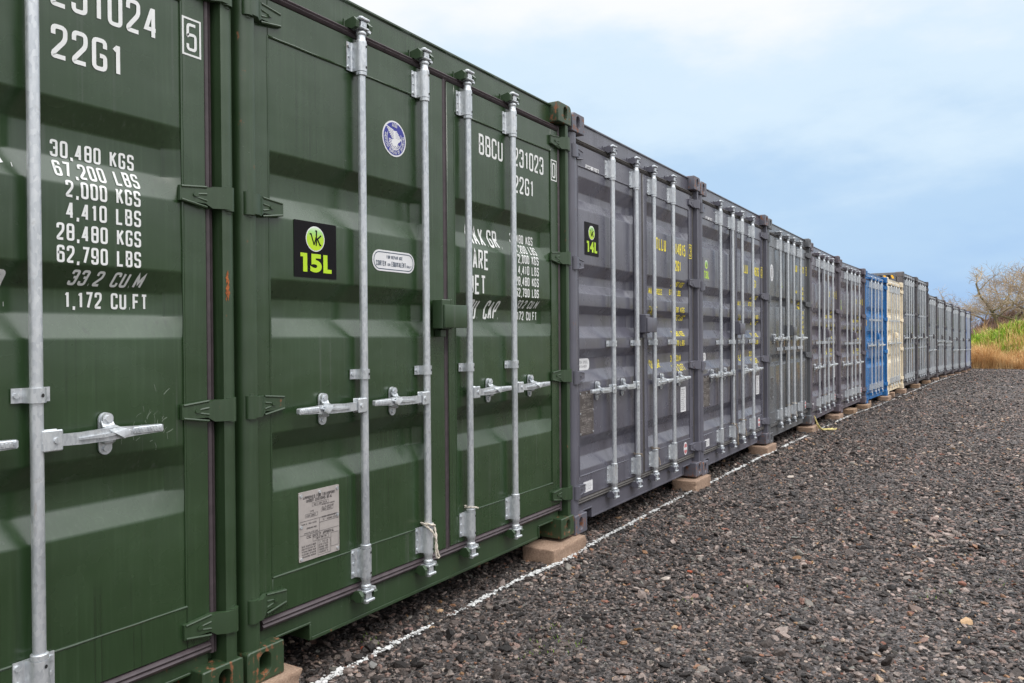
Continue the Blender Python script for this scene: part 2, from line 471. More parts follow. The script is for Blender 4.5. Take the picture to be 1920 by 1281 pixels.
def letters(bm, s, x0, x1, z0, z1, yf, t=None, slant=0.0, mi=0, base=0.0016, gap=0.26, step=0.008):
    h = z1 - z0
    n = len(s)
    ws = [NARROW.get(c, 1.0) for c in s]
    tot = sum(ws) + gap * (n - 1)
    cw = (x1 - x0) / tot
    if t is None: t = min(h * 0.14, cw * 0.22)
    x = x0; k = 0
    for c, w in zip(s, ws):
        for st in GL.get(c, []):
            closed = st[-1] == 'c'
            pts = [p for p in st if p != 'c']
            iw, ih = cw * w - t, h - t
            pp = [(x + t / 2 + u * iw + slant * v * ih, z0 + t / 2 + v * ih) for u, v in pts]
            if c not in SHARPG: pp = rounded(pp, max(t * .62, min(iw, ih) * 0.36), closed, x + t * .7 if c in LEFTSQ else -1e9)
            strip(bm, pp, t, closed, yf, base + 0.00025 * (k % 4), mi, step)
            k += 1
        x += cw * (w + gap)
def flatcap(bm, pts, y, depth, mi=0):
    prism(bm, pts, y, y + depth, XZ, mi)

# ------------------------------------------------------------------ container anatomy
CW, CL = 2.438, 6.058
YD, YP, YIN, YH, YB = 0.045, 0.049, 0.044, 0.062, 0.012     # door frame, panel, corrugation depth, header face, bar axis
BARX = (0.605, 1.018, 1.358, 1.777)
PLX, PRX = (0.150, 1.050), (1.288, 2.252)
class Kind: pass
def kind(name, corr, clamps, hz, H=2.591, corner=0.045):
    k = Kind(); k.name, k.corr, k.clamps, k.hz, k.H, k.corner = name, corr, clamps, hz, H, corner
    k.d = H - 2.591
    k.zt, k.zb = 2.298 + k.d, 0.335
    # rounded section: (z, depth) from bottom to top
    pts = [(k.zb, 0.0)]
    for (a, b, c, d) in sorted(corr, key=lambda q: q[3]):       # a dark top, b dark bottom, c light top, d light bottom
        pts += [(d, 0.0), (c, YIN), (b, YIN), (a, 0.0)]
    pts.append((k.zt, 0.0))
    k.prof = []
    for i, p in enumerate(pts):
        if i in (0, len(pts) - 1): k.prof.append(p); continue
        p, a, b = Vector(p), Vector(pts[i - 1]), Vector(pts[i + 1])
        da, db = a - p, b - p
        t = min(0.006, da.length * .4, db.length * .4)
        A, B = p + da.normalized() * t, p + db.normalized() * t
        for s in (0, .33, .67, 1):
            q = A * (1 - s) ** 2 + p * (2 * s * (1 - s)) + B * s * s
            k.prof.append((q.x, q.y))
    return k
def depth_at(k, z):
    pr = k.prof
    if z <= pr[0][0] or z >= pr[-1][0]: return 0.0
    for a, b in zip(pr, pr[1:]):
        if a[0] <= z <= b[0]:
            return a[1] if b[0] - a[0] < 1e-9 else a[1] + (b[1] - a[1]) * (z - a[0]) / (b[0] - a[0])
    return 0.0
def xfac(k, x, xr):
    c = k.corner
    if x <= xr[0] or x >= xr[1]: return 0.0
    return min(1.0, (x - xr[0]) / (c * 0.35), (xr[1] - x) / c)
def surf(k):
    def f(x, z):
        xr = PLX if x < 1.2 else PRX
        if x <= xr[0] or x >= xr[1] or z <= k.zb or z >= k.zt: return YD
        return YP + depth_at(k, z) * xfac(k, x, xr)
    return f

CORR_A = [(1.885, 1.815, 1.728, 1.647), (1.420, 1.350, 1.280, 1.207), (0.860, 0.792, 0.718, 0.644)]
CORR_B = [(2.235, 2.146, 2.097, 2.030), (1.682, 1.609, 1.552, 1.495), (1.414, 1.364, 1.282, 1.210), (1.138, 1.078, 1.001, 0.929), (0.576, 0.510, 0.444, 0.372)]
CORR_D = [(1.712, 1.675, 1.614, 1.586), (1.018, 0.980, 0.921, 0.889)]
CORR_L = [(1.90, 1.83, 1.77, 1.70), (1.42, 1.35, 1.29, 1.22), (0.88, 0.81, 0.75, 0.68)]
KA = kind('three', CORR_A, [1.055], 0.93)
KB = kind('five', CORR_B, [1.170], 0.865)
KD = kind('two', CORR_D, [1.080], 1.205)
KE = kind('five_low', CORR_B, [1.165], 0.80)
KL = kind('blue', CORR_L, [1.64], 1.12)
KH = kind('tall', [(a + .2, b + .2, c + .2, d + .2) for a, b, c, d in CORR_D], [0.98, 1.85], 1.25, 2.896)
KI = kind('far', CORR_D, [1.33], 0.88)
KJ = kind('far_high', CORR_D, [1.05], 1.17)

def b_panel_door(k, left):
    bm = bmesh.new()
    x0, x1 = (0.080, 1.196) if left else (1.230, 2.338)
    px0, px1 = PLX if left else PRX
    z0, z1 = 0.198, 2.430 + k.d
    # frame: four boxes butted round the panel
    box(bm, x0, px0, YD, YD + 0.05, z0, z1, 0.002)
    box(bm, px1, x1, YD, YD + 0.05, z0, z1, 0.002)
    box(bm, px0, px1, YD, YD + 0.05, z0, k.zb, 0.002)
    box(bm, px0, px1, YD, YD + 0.05, k.zt, z1, 0.002)
    # corrugated sheet
    xs = [px0, px0 + k.corner * .35, px0 + k.corner * .35 + .1, px1 - k.corner - .1, px1 - k.corner, px1]
    rows = []
    for z, d in k.prof:
        rows.append([bm.verts.new((x, YP + d * xfac(k, x, (px0, px1)), z)) for x in xs])
    for a, b in zip(rows, rows[1:]):
        for i in range(len(xs) - 1):
            bm.faces.new((a[i], a[i + 1], b[i + 1], b[i]))
    # inner skin so the leaf is closed from behind
    box(bm, px0, px1, YD + 0.088, YD + 0.092, z0, z1)
    # weld bead round the sheet
    rnd = random.Random(3)
    def bead(p, q):
        n = max(2, int((Vector(q) - Vector(p)).length / 0.06))
        pts = [Vector(p).lerp(Vector(q), i / n) + Vector((rnd.uniform(-.0006, .0006), 0, rnd.uniform(-.0006, .0006))) for i in range(n + 1)]
        tube(bm, pts, [0.0042 + rnd.uniform(-.0008, .0008) for _ in pts], 6)
    e = 0.0
    bead((px0, YD + .001, k.zb), (px0, YD + .001, k.zt)); bead((px1, YD + .001, k.zb), (px1, YD + .001, k.zt))
    bead((px0, YD + .001, k.zb), (px1, YD + .001, k.zb)); bead((px0, YD + .001, k.zt), (px1, YD + .001, k.zt))
    return bm
POSTP = [(0.003, 0.150), (0.003, 0.044), (0.005, 0.032), (0.012, 0.020), (0.022, 0.012), (0.036, 0.008), (0.058, 0.008), (0.062, 0.011), (0.062, 0.052), (0.068, 0.085), (0.098, 0.085), (0.098, 0.150)]
def b_post(k, right, rear=False):
    bm = bmesh.new()
    pp = [((CW - x) if right else x, (CL - y) if rear else y) for x, y in POSTP]
    prism(bm, pp, 0.117, k.H - 0.117, XY)
    return bm
def b_casting(k, right, top, rear=False):
    """corner casting with an open oval slot in its front face"""
    bm = bmesh.new()
    w, h, d = 0.162, 0.118, 0.178
    N = 24
    r = 0.016
    # outer outline: the outer upper (or lower) corner is rounded
    o = rrect(0, w, 0, h, 0.006, 5)
    big = 0.028 if top else 0.012
    o2 = []
    for cx, cz, a0, rr in ((w - .005, h - .005, 0, .005), (big, h - big, 90, big), (.005, .005, 180, .005), (w - .005, .005, 270, .005)):
        for q in range(6):
            a = math.radians(a0 + 90 * q / 5)
            o2.append((cx + rr * math.cos(a), cz + rr * math.sin(a)))
    ins = oval(0.076, h * 0.52, 0.0245, 0.039, N)
    def near(p, ring): return min(range(N), key=lambda i: (ring[i][0] - p[0]) ** 2 + (ring[i][1] - p[1]) ** 2)
    st = near(o2[0], ins)
    ins = ins[st:] + ins[:st]
    f0 = lambda p, y: bm.verts.new((CW - p[0] if right else p[0], CL - y if rear else y, (k.H - h + p[1] + 0.004) if top else p[1]))
    oc = [(w / 2 + (x - w / 2) * (1 - .05), h / 2 + (z - h / 2) * (1 - .06)) for x, z in o2]
    A = [f0(p, 0.004) for p in o2]; A2 = [f0(p, 0.0) for p in oc]
    B = [f0(p, d) for p in o2]
    I0 = [f0((0.076 + (x - .076) * 1.08, h * .52 + (z - h * .52) * 1.05), 0.0) for x, z in ins]
    I1 = [f0(p, 0.004) for p in ins]; I2 = [f0(p, 0.10) for p in ins]
    for i in range(N):
        j = (i + 1) % N
        bm.faces.new((A2[i], A2[j], I0[j], I0[i]))
        bm.faces.new((A2[i], A[i], A[j], A2[j]))
        bm.faces.new((I0[i], I0[j], I1[j], I1[i]))
        bm.faces.new((A[i], B[i], B[j], A[j]))
        f = bm.faces.new((I1[i], I1[j], I2[j], I2[i]))
        if True: pass
    bm.faces.new(B); f = bm.faces.new(I2); f.material_index = 1  # slot back takes the painted dark of a shaded hole
    return bm
def b_header(k):
    bm = bmesh.new()
    H = k.H
    sec = [(YH, H - .124), (YH, H - .022), (YH - .010, H - .016), (YH - .010, H - .009), (YH + .02, H - .007), (0.13, H - .007), (0.13, H - .124)]
    prism(bm, sec, 0.099, CW - 0.099, YZ)
    return bm
def keeper(bm, x, zc, s):
    """pair of lugs the cam locks into; s = +1 on the header, -1 on the sill"""
    for a, b in ((-0.046, -0.0285), (0.0285, 0.050)):
        pts = [(YH, zc - .013), (YH - .022, zc - .014), (YH - .040, zc - .024), (YH - .064, zc - .018), (YH - .069, zc + .006), (YH - .052, zc + .024), (YH - .030, zc + .020), (YH, zc + .014)]
        prism(bm, pts, x + a, x + b, YZ)
    box(bm, x - .050, x + .054, YH - .005, YH - 0.0005, zc - .026, zc + .026, 0.002)
def b_keeper(k, x, top):
    bm = bmesh.new()
    keeper(bm, x, (2.478 + k.d) if top else 0.150 - .0, 1)
    return bm
def b_sill(k):
    bm = bmesh.new()
    z0, z1 = 0.042, 0.150
    n0, n1, nz = 0.170, 0.335, 0.106       # notch by each casting
    out = [(0.099, z1), (0.099, nz), (n0, nz), (n1 - .006, nz), (n1, nz - .006), (n1, z0), (CW - n1, z0), (CW - n1, nz - .006), (CW - n1 + .006, nz), (CW - 0.099, nz), (CW - 0.099, z1)]
    prism(bm, out, YH - .002, YH + .010, XZ)
    # folded lips round the notches and the bottom
    for sx in (0, 1):
        X = (lambda x: CW - x) if sx else (lambda x: x)
        a, b = sorted((X(n0), X(n1 + .006)))
        box(bm, a, b, YH - .010, YH - .0025, nz - .001, nz + .008, .002)
        a, b = sorted((X(n1 - .001), X(n1 + .008)))
        box(bm, a, b, YH - .0095, YH - .0025, z0 + .001, nz - .002, .002)
        a, b = sorted((X(n1), X(n1 + .005)))
        box(bm, a, b, YH + .0105, YH + .16, z0 + .002, nz, 0)
    box(bm, n1 + .012, CW - n1 - .012, YH - .006, YH - .0025, z0 - .003, z0 + .010, .001)
    box(bm, 0.10, CW - 0.10, YH - .004, YH + .06, z1 + .0005, z1 + .010, .002)
    return bm
def b_side(k, right):
    bm = bmesh.new()
    xo = CW - 0.006 if right else 0.006
    sg = -1 if right else 1
    z0, z1 = 0.16, k.H - 0.07
    # trapezoid corrugation in plan
    pts = []; y = 0.17; p = 0.278
    while y < CL - 0.25:
        pts += [(0.0, y), (0.0, y + .07), (0.036, y + .139), (0.036, y + .209)]
        y += p
    pts.append((0.0, CL - 0.17))
    lo = [bm.verts.new((xo + sg * (d + .008), yy, z0)) for d, yy in pts]
    hi = [bm.verts.new((xo + sg * (d + .008), yy, z1)) for d, yy in pts]
    for i in range(len(pts) - 1): bm.faces.new((lo[i], lo[i + 1], hi[i + 1], hi[i]))
    a, b = sorted((xo, xo + sg * 0.06))
    box(bm, a, b, 0.178, CL - 0.178, z1, k.H - .008, .004)
    box(bm, a, b, 0.178, CL - 0.178, 0.05, z0, .004)
    return bm
def b_roof(k):
    bm = bmesh.new()
    y = 0.13; p = 0.209; pts = []
    while y < CL - 0.30:
        pts += [(y, 0), (y + .09, 0), (y + .11, .02), (y + .19, .02)]
        y += p
    pts.append((CL - 0.10, 0))
    zt = k.H - 0.034
    L = [bm.verts.new((0.062, yy, zt + d)) for yy, d in pts]
    R = [bm.verts.new((CW - 0.062, yy, zt + d)) for yy, d in pts]
    for i in range(len(pts) - 1): bm.faces.new((L[i], R[i], R[i + 1], L[i + 1]))
    return bm
def b_rear(k):
    bm = bmesh.new()
    box(bm, 0.098, CW - 0.098, CL - .09, CL - .05, 0.12, k.H - .02)
    return bm
def b_floor(k):
    bm = bmesh.new()
    box(bm, 0.066, CW - 0.066, 0.14, CL - .1, 0.13, 0.155)
    for i in range(17):
        y = 0.3 + i * 0.34
        box(bm, 0.066, CW - 0.066, y, y + .045, 0.045, 0.1295)
    return bm
def b_gasket(k):
    bm = bmesh.new()
    zb, zt = 0.154, 2.468 + k.d
    lip = lambda w: [(0, YD + .030), (0, YD + .006), (.004, YD), (w * .36, YD - .004), (w * .5, YD + .006), (w * .64, YD - .003), (w - .004, YD + .001), (w, YD + .008), (w, YD + .030)]
    for x0, w in ((0.0688, 0.0105), (2.3385, 0.029), (1.1965, 0.033)):
        prism(bm, [(x0 + a, b) for a, b in lip(w)], zb + (.0 if w < .03 else .0385), zt - (0 if w < .03 else .0335), XY)
    for z0, w in ((2.431 + k.d, 0.036), (0.157, 0.040)):
        sec = [(YD + .03, z0), (YD + .004, z0), (YD - .003, z0 + .004), (YD - .009, z0 + w * .35), (YD - .002, z0 + w * .5), (YD - .007, z0 + w * .7), (YD + .002, z0 + w - .003), (YD + .03, z0 + w)]
        prism(bm, sec, 0.100, CW - 0.100, YZ)
    return bm
HINGEZ = (0.255, 0.965, 1.672, 2.362)
def b_hinge(k, right, z):
    bm = bmesh.new()
    X = (lambda x: CW - x) if right else (lambda x: x)
    # barrel
    n = 14
    prof = [(0.0215 * math.cos(2 * PI * i / n), 0.0215 * math.sin(2 * PI * i / n)) for i in range(n)]
    prism(bm, [(X(0.036) + a, 0.0155 + b) for a, b in prof], z - .040, z + .040, XY)
    prism(bm, [(X(0.036) + a * .5, 0.0155 + b * .5) for a, b in prof], z - .048, z + .048, XY)
    # blade: bends from the barrel across the gap and tapers on to the door
    top = [(0.036, -.0058), (0.066, -.0050), (0.092, .018), (0.112, YD - .017), (0.205, YD - .013)]
    bot = [(0.205, YD - .0005), (0.100, YD - .0005), (0.080, .030), (0.060, .010), (0.036, .010)]
    hz_ = lambda x: (.036, .036) if x < .11 else (.027, .021)
    prof2 = top + bot
    A_ = [bm.verts.new((X(x), y, z + hz_(x)[0])) for x, y in prof2]
    B_ = [bm.verts.new((X(x), y, z - hz_(x)[1])) for x, y in prof2]
    nn_ = len(prof2)
    for q in range(nn_):
        bm.faces.new((A_[q], A_[(q + 1) % nn_], B_[(q + 1) % nn_], B_[q]))
    bm.faces.new(A_); bm.faces.new(B_[::-1])
    # raised ribs along both edges and the centre boss
    for (xa, za, xb, zb) in ((0.108, .033, 0.200, .024), (0.108, -.033, 0.200, -.018), (0.108, .010, 0.140, .006), (0.108, -.012, 0.140, -.006)):
        tube(bm, [(X(xa), YD - .0165, z + za), (X(xb), YD - .0130, z + zb)], .0045, 6)
    prism(bm, [(X(0.150) + .010 * math.cos(t * PI / 6), z + .003 + .007 * math.sin(t * PI / 6)) for t in range(12)], YD - .0205, YD - .018, XZ)
    return bm
def hat(x, w):
    """plan of a sleeve round the bar at x with flanges on the door"""
    fy, t = YD - .0045, .0042
    out = [(-w, fy), (-.031, fy), (-.026, fy - .004), (-.0235, YB + .004)]
    for i in range(1, 8):
        a = PI + PI * i / 8
        out.append((.0235 * math.cos(a), YB + .0235 * math.sin(a)))
    out += [(.0235, YB + .004), (.026, fy - .004), (.031, fy), (w, fy)]
    return [(x + a, b) for a, b in out]
def b_bracket(k, x, z0, z1, w, bolts):
    bm = bmesh.new()
    pts = hat(x, w) + [(x + w, YD - .0003), (x - w, YD - .0003)]
    prism(bm, pts, z0, z1, XY)
    zs = [z0 + .016, z1 - .016] if bolts == 4 else [(z0 + z1) / 2]
    for s in (-1, 1):
        for z in zs:
            hexbolt(bm, x + s * (w - .011), YD - .005, z, .008, .006, 8)
    if bolts == 4:
        for s in (-1, 1): hexbolt(bm, x + s * (w - .013), YD - .005, (z0 + z1) / 2, .0055, .003, 8)
    # dark discs on the sleeve, painted as the shade inside drain holes
    for z in zs:
        for s in (1,):
            a = math.radians(-78)
            c = Vector((x + .0238 * math.cos(a), YB + .0238 * math.sin(a), z))
            t = Vector((-math.sin(a), math.cos(a), 0)); nrm = Vector((math.cos(a), math.sin(a), 0))
            vs = [bm.verts.new(c + nrm * .0006 + t * (.0048 * math.cos(q * PI / 5)) + Vector((0, 0, .0055 * math.sin(q * PI / 5)))) for q in range(10)]
            f = bm.faces.new(vs); f.material_index = 1
    return bm
def b_bar(k, x):
    bm = bmesh.new()
    d = k.d
    lathe(bm, x, YB, [(.0168, .240), (.0168, 2.370 + d)], 20)
    for za, zb, r in ((2.272 + d, 2.2885 + d, .0225), (0.3415, 0.358, .0225)):
        lathe(bm, x, YB, [(r - .002, za), (r, za + .002), (r, zb - .002), (r - .002, zb)], 20)
    # necks with turned rings
    for s, z0 in ((1, 2.4055 + d), (-1, 0.2245)):
        pr = [(.022, 0), (.022, .008), (.0185, .013), (.0175, .030), (.021, .034), (.022, .040), (.019, .046), (.014, .052)]
        pr = [(r, z0 + s * h) for r, h in pr]
        lathe(bm, x, YB, pr if s > 0 else pr[::-1], 18)
    return bm
def b_cam(k, x, top):
    bm = bmesh.new()
    z0, s = (2.4585 + k.d, 1) if top else (0.1715, -1)
    Z = lambda a: z0 + s * a
    def bx(x0, x1, y0, y1, a, b, bv=.002):
        za, zb = sorted((Z(a), Z(b))); box(bm, x + x0, x + x1, y0, y1, za, zb, bv)
    bx(-.026, .024, YB - .024, YH - .012, 0, .009)
    bx(-.017, .016, YB - .020, YH - .008, .0095, .034, .004)
    bx(-.027, .025, YB - .028, YH - .010, .0345, .046, .003)
    # hooked nose
    pts = [(.010, 0), (.040, -.006), (.044, .004), (.018, .012), (.010, .010)]
    prism(bm, [(x + a, Z(b)) for a, b in pts], YB - .016, YB + .004, XZ)
    lathe(bm, x, YB, [(.013, min(Z(.0465), Z(.056))), (.012, max(Z(.0465), Z(.056)))], 12)
    return bm
def mirrored(bm, x):
    for v in bm.verts: v.co.x = 2 * x - v.co.x
    return bm
def b_handle(k, x, s, hz):
    """pivot box on the bar and a flat lever lying across the door"""
    bm = bmesh.new()
    y0 = YB - .012
    box(bm, x + .006, x + .058, y0 - .012, y0 - .006, hz - .029, hz + .029, .003)
    box(bm, x + .006, x + .058, y0 + .016, y0 + .022, hz - .029, hz + .029, .003)
    box(bm, x + .006, x + .018, y0 - .0055, y0 + .0155, hz - .0285, hz + .0285, .002)
    hexbolt(bm, x + .040, y0 - .012, hz, .0085, .005, 10)
    # lever: tapered outline with a slight set
    out = [(.030, -.017), (.120, -.020), (.215, -.019), (.300, -.013), (.400, -.010), (.404, -.006), (.404, .010), (.400, .013), (.300, .015), (.240, .018), (.205, .017), (.120, .013), (.030, .015)]
    prism(bm, [(x + a, hz + b) for a, b in out], y0 - .004, y0 + .012, XZ)
    # stiffening rib and the knurled grip
    prism(bm, [(x + .110, hz - .006), (x + .19, hz - .007), (x + .285, hz + .003), (x + .285, hz + .006), (x + .19, hz + .003), (x + .110, hz - .001)], y0 - .012, y0 - .0035, XZ)
    box(bm, x + .292, x + .400, y0 - .0075, y0 + .013, hz - .0095, hz + .0125, .003)
    rr = random.Random(5)
    for i in range(9):
        xx = x + .300 + i * .011
        box(bm, xx, xx + .006, y0 - .0095, y0 - .0072, hz - .004 + rr.uniform(-.002, .002), hz + .007, .0008)
    for v in bm.verts:
        if v.co.x > x + .06: v.co.x = x + .06 + (v.co.x - x - .06) * .885
    return mirrored(bm, x) if s < 0 else bm
def b_catch(k, x, s, hz):
    bm = bmesh.new()
    cx = x + .206
    prism(bm, oval(cx, hz - .002, .020, .062, 28), YD - .006, YD - .0003, XZ)
    hexbolt(bm, cx + .001, YD - .020, hz + .042, .0105, .006, 8)
    prism(bm, oval(cx + .001, hz + .042, .016, .017, 16), YD - .020, YD - .0055, XZ)
    hexbolt(bm, cx, YD - .006, hz - .046, .009, .006, 8)
    # hood that folds down over the lever
    y0 = YB - .012
    A = [(-.018, .036, YD - .014), (-.018, .020, YD - .024), (-.014, .014, y0 - .004), (-.004, .004, y0 - .015), (.018, -.010, y0 - .019), (.026, -.016, y0 - .017)]
    Bp = [(.018, .036, YD - .014), (.018, .024, YD - .024), (.024, .016, y0 - .004), (.034, .012, y0 - .015), (.044, .002, y0 - .019), (.044, -.006, y0 - .017)]
    va = [bm.verts.new((cx + a, y, hz + z)) for a, z, y in A]; vb = [bm.verts.new((cx + a, y, hz + z)) for a, z, y in Bp]
    vc = [bm.verts.new((cx + a, y + .005, hz + z - .002)) for a, z, y in A]; vd = [bm.verts.new((cx + a, y + .005, hz + z - .002)) for a, z, y in Bp]
    n = len(A)
    for i in range(n - 1):
        bm.faces.new((va[i], va[i + 1], vb[i + 1], vb[i])); bm.faces.new((vc[i], vd[i], vd[i + 1], vc[i + 1]))
        bm.faces.new((va[i], vc[i], vc[i + 1], va[i + 1])); bm.faces.new((vb[i], vb[i + 1], vd[i + 1], vd[i]))
    bm.faces.new((va[0], vb[0], vd[0], vc[0])); bm.faces.new((va[-1], vc[-1], vd[-1], vb[-1]))
    # lower eye for the seal
    tube(bm, [(cx - .012, YD - .006, hz - .024), (cx - .010, YD - .022, hz - .026), (cx + .006, YD - .026, hz - .025), (cx + .016, YD - .020, hz - .022), (cx + .018, YD - .005, hz - .020)], .007, 8)
    return mirrored(bm, x) if s < 0 else bm
def b_lockbox(k):
    bm = bmesh.new()
    box(bm, 1.150, 1.162, -.030, YD - .0003, 1.240, 1.380, .002)
    box(bm, 1.085, 1.1495, -.030, .030, 1.243, 1.378, .003)
    box(bm, 1.085, 1.262, -.046, -.0305, 1.246, 1.354, .005, 2)
    box(bm, 1.1625, 1.255, -.030, .020, 1.250, 1.348, .002)
    box(bm, 1.120, 1.160, .005, YD - .0005, 1.205, 1.2395, .003)
    return bm

def build_bar(k, root, i, colour):
    x = BARX[i]; s = -1 if i < 2 else 1
    d = k.d
    b = part('locking_bar', (k.name, 'bar', i), lambda: b_bar(k, x), root, MAT['galv'], 40)
    part('bar_bracket', (k.name, 'brt', i), lambda: b_bracket(k, x, 2.289 + d, 2.405 + d, .054, 4), b, [MAT['galv'], MAT['hole']])
    part('bar_bracket', (k.name, 'brb', i), lambda: b_bracket(k, x, 0.225, 0.341, .054, 4), b, [MAT['galv'], MAT['hole']])
    for c in k.clamps:
        part('bar_clamp', (k.name, 'cl', i, c), lambda: b_bracket(k, x, c - .020, c + .020, .050, 2), b, [MAT['galv'], MAT['hole']])
    part('cam', (k.name, 'cmt', i), lambda: b_cam(k, x, True), b, MAT['galv'])
    part('cam', (k.name, 'cmb', i), lambda: b_cam(k, x, False), b, MAT['galv'])
    part('handle', (k.name, 'hd', i), lambda: b_handle(k, x, s, k.hz), b, MAT['galv'])
    part('handle_catch', (k.name, 'ct', i), lambda: b_catch(k, x, s, k.hz), b, MAT['galv'])
def build_container(k, colour, loc, rz, label, group='shipping containers standing side by side'):
    c = MAT[colour]; fr = MAT[colour + '_frame']; ca = MAT[colour + '_cast']; gk = MAT[colour + '_gask']
    root = thing('shipping_container', loc, rz)
    tag(root, label, 'shipping container', group)
    for right in (False, True):
        for rear in (False, True):
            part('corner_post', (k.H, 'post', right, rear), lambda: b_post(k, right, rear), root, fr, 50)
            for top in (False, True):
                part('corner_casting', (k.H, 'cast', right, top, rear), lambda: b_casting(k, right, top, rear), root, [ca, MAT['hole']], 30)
    hd = part('header', (k.H, 'header'), lambda: b_header(k), root, c)
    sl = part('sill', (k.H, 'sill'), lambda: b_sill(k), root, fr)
    for x in BARX:
        part('cam_keeper', (k.H, 'kt', x), lambda: b_keeper(k, x, True), hd, fr)
        part('cam_keeper', (k.H, 'kb', x), lambda: b_keeper(k, x, False), sl, fr)
    for right in (False, True):
        part('side_wall', (k.H, 'side', right), lambda: b_side(k, right), root, c)
    part('roof', (k.H, 'roof'), lambda: b_roof(k), root, c)
    part('rear_wall', (k.H, 'rear'), lambda: b_rear(k), root, c)
    part('floor', (k.H, 'floor'), lambda: b_floor(k), root, MAT['inside'])
    part('door_gasket', (k.H, 'gask'), lambda: b_gasket(k), root, gk, 50)
    doors = []
    for left in (True, False):
        dr = part('door', (k.name, 'door', left), lambda: b_panel_door(k, left), root, c, 40)
        for z in HINGEZ:
            zz = z + (k.d if z > 2 else k.d * z / 2.4)
            part('hinge', (k.H, 'hinge', left, z), lambda: b_hinge(k, not left, zz), dr, fr, 40)
        doors.append(dr)
    for i in range(4): build_bar(k, root, i, colour)
    return root, doors

def lettering(dr, k, rows, mat, name='lettering', X0=None):
    bm = bmesh.new(); f = surf(k)
    for r in rows:
        s, x0, x1, z0, z1 = r[:5]
        if X0 is not None:         # figures measured on the door plane, moved on to the recessed sheet
            dx = (f((x0 + x1) / 2, (z0 + z1) / 2) - YD) * ((x0 + x1) / 2 + (X0 if x0 > 1.75 or X0 > 1 else 0) + 1.78) / 2.23
            x0 += dx; x1 += dx
        kw = r[5] if len(r) > 5 else {}
        letters(bm, s, x0, x1, z0, z1, f, **kw)
    return link_obj(name, finish(bm, name, 0, False), dr, mat)
def frame_strip(bm, x0, x1, z0, z1, t, yf, off=0.0016, mi=0):
    strip(bm, [(x0, z0), (x0, z1), (x1, z1), (x1, z0)], t, True, yf, off, mi)
def check_box(dr, k, ch, x0, x1, z0, z1, mat):
    bm = bmesh.new(); f = surf(k)
    frame_strip(bm, x0, x1, z0, z1, .0065, f)
    letters(bm, ch, x0 + .013, x1 - .013, z0 + .014, z1 - .014, f, t=.0095)
    return link_obj('check_digit', finish(bm, 'check_digit', 0, False), dr, mat)
def decal(root, k, name, outline, mat, xc, zc, th=.0018):
    """thin stuck-on sheet; returns object and the plane just in front of it"""
    y = surf(k)(xc, zc)
    bm = bmesh.new()
    flatcap(bm, outline, y - th - .0004, th)
    o = link_obj(name, finish(bm, name, 0), root, mat)
    return o, y - th - .0004
def flatrows(parent, y, rows, mat, name='lettering'):
    bm = bmesh.new()
    for r in rows:
        s, x0, x1, z0, z1 = r[:5]
        kw = dict(base=.0006, step=.05); kw.update(r[5] if len(r) > 5 else {})
        letters(bm, s, x0, x1, z0, z1, lambda x, z: y, **kw)
    return link_obj(name, finish(bm, name, 0, False), parent, mat)

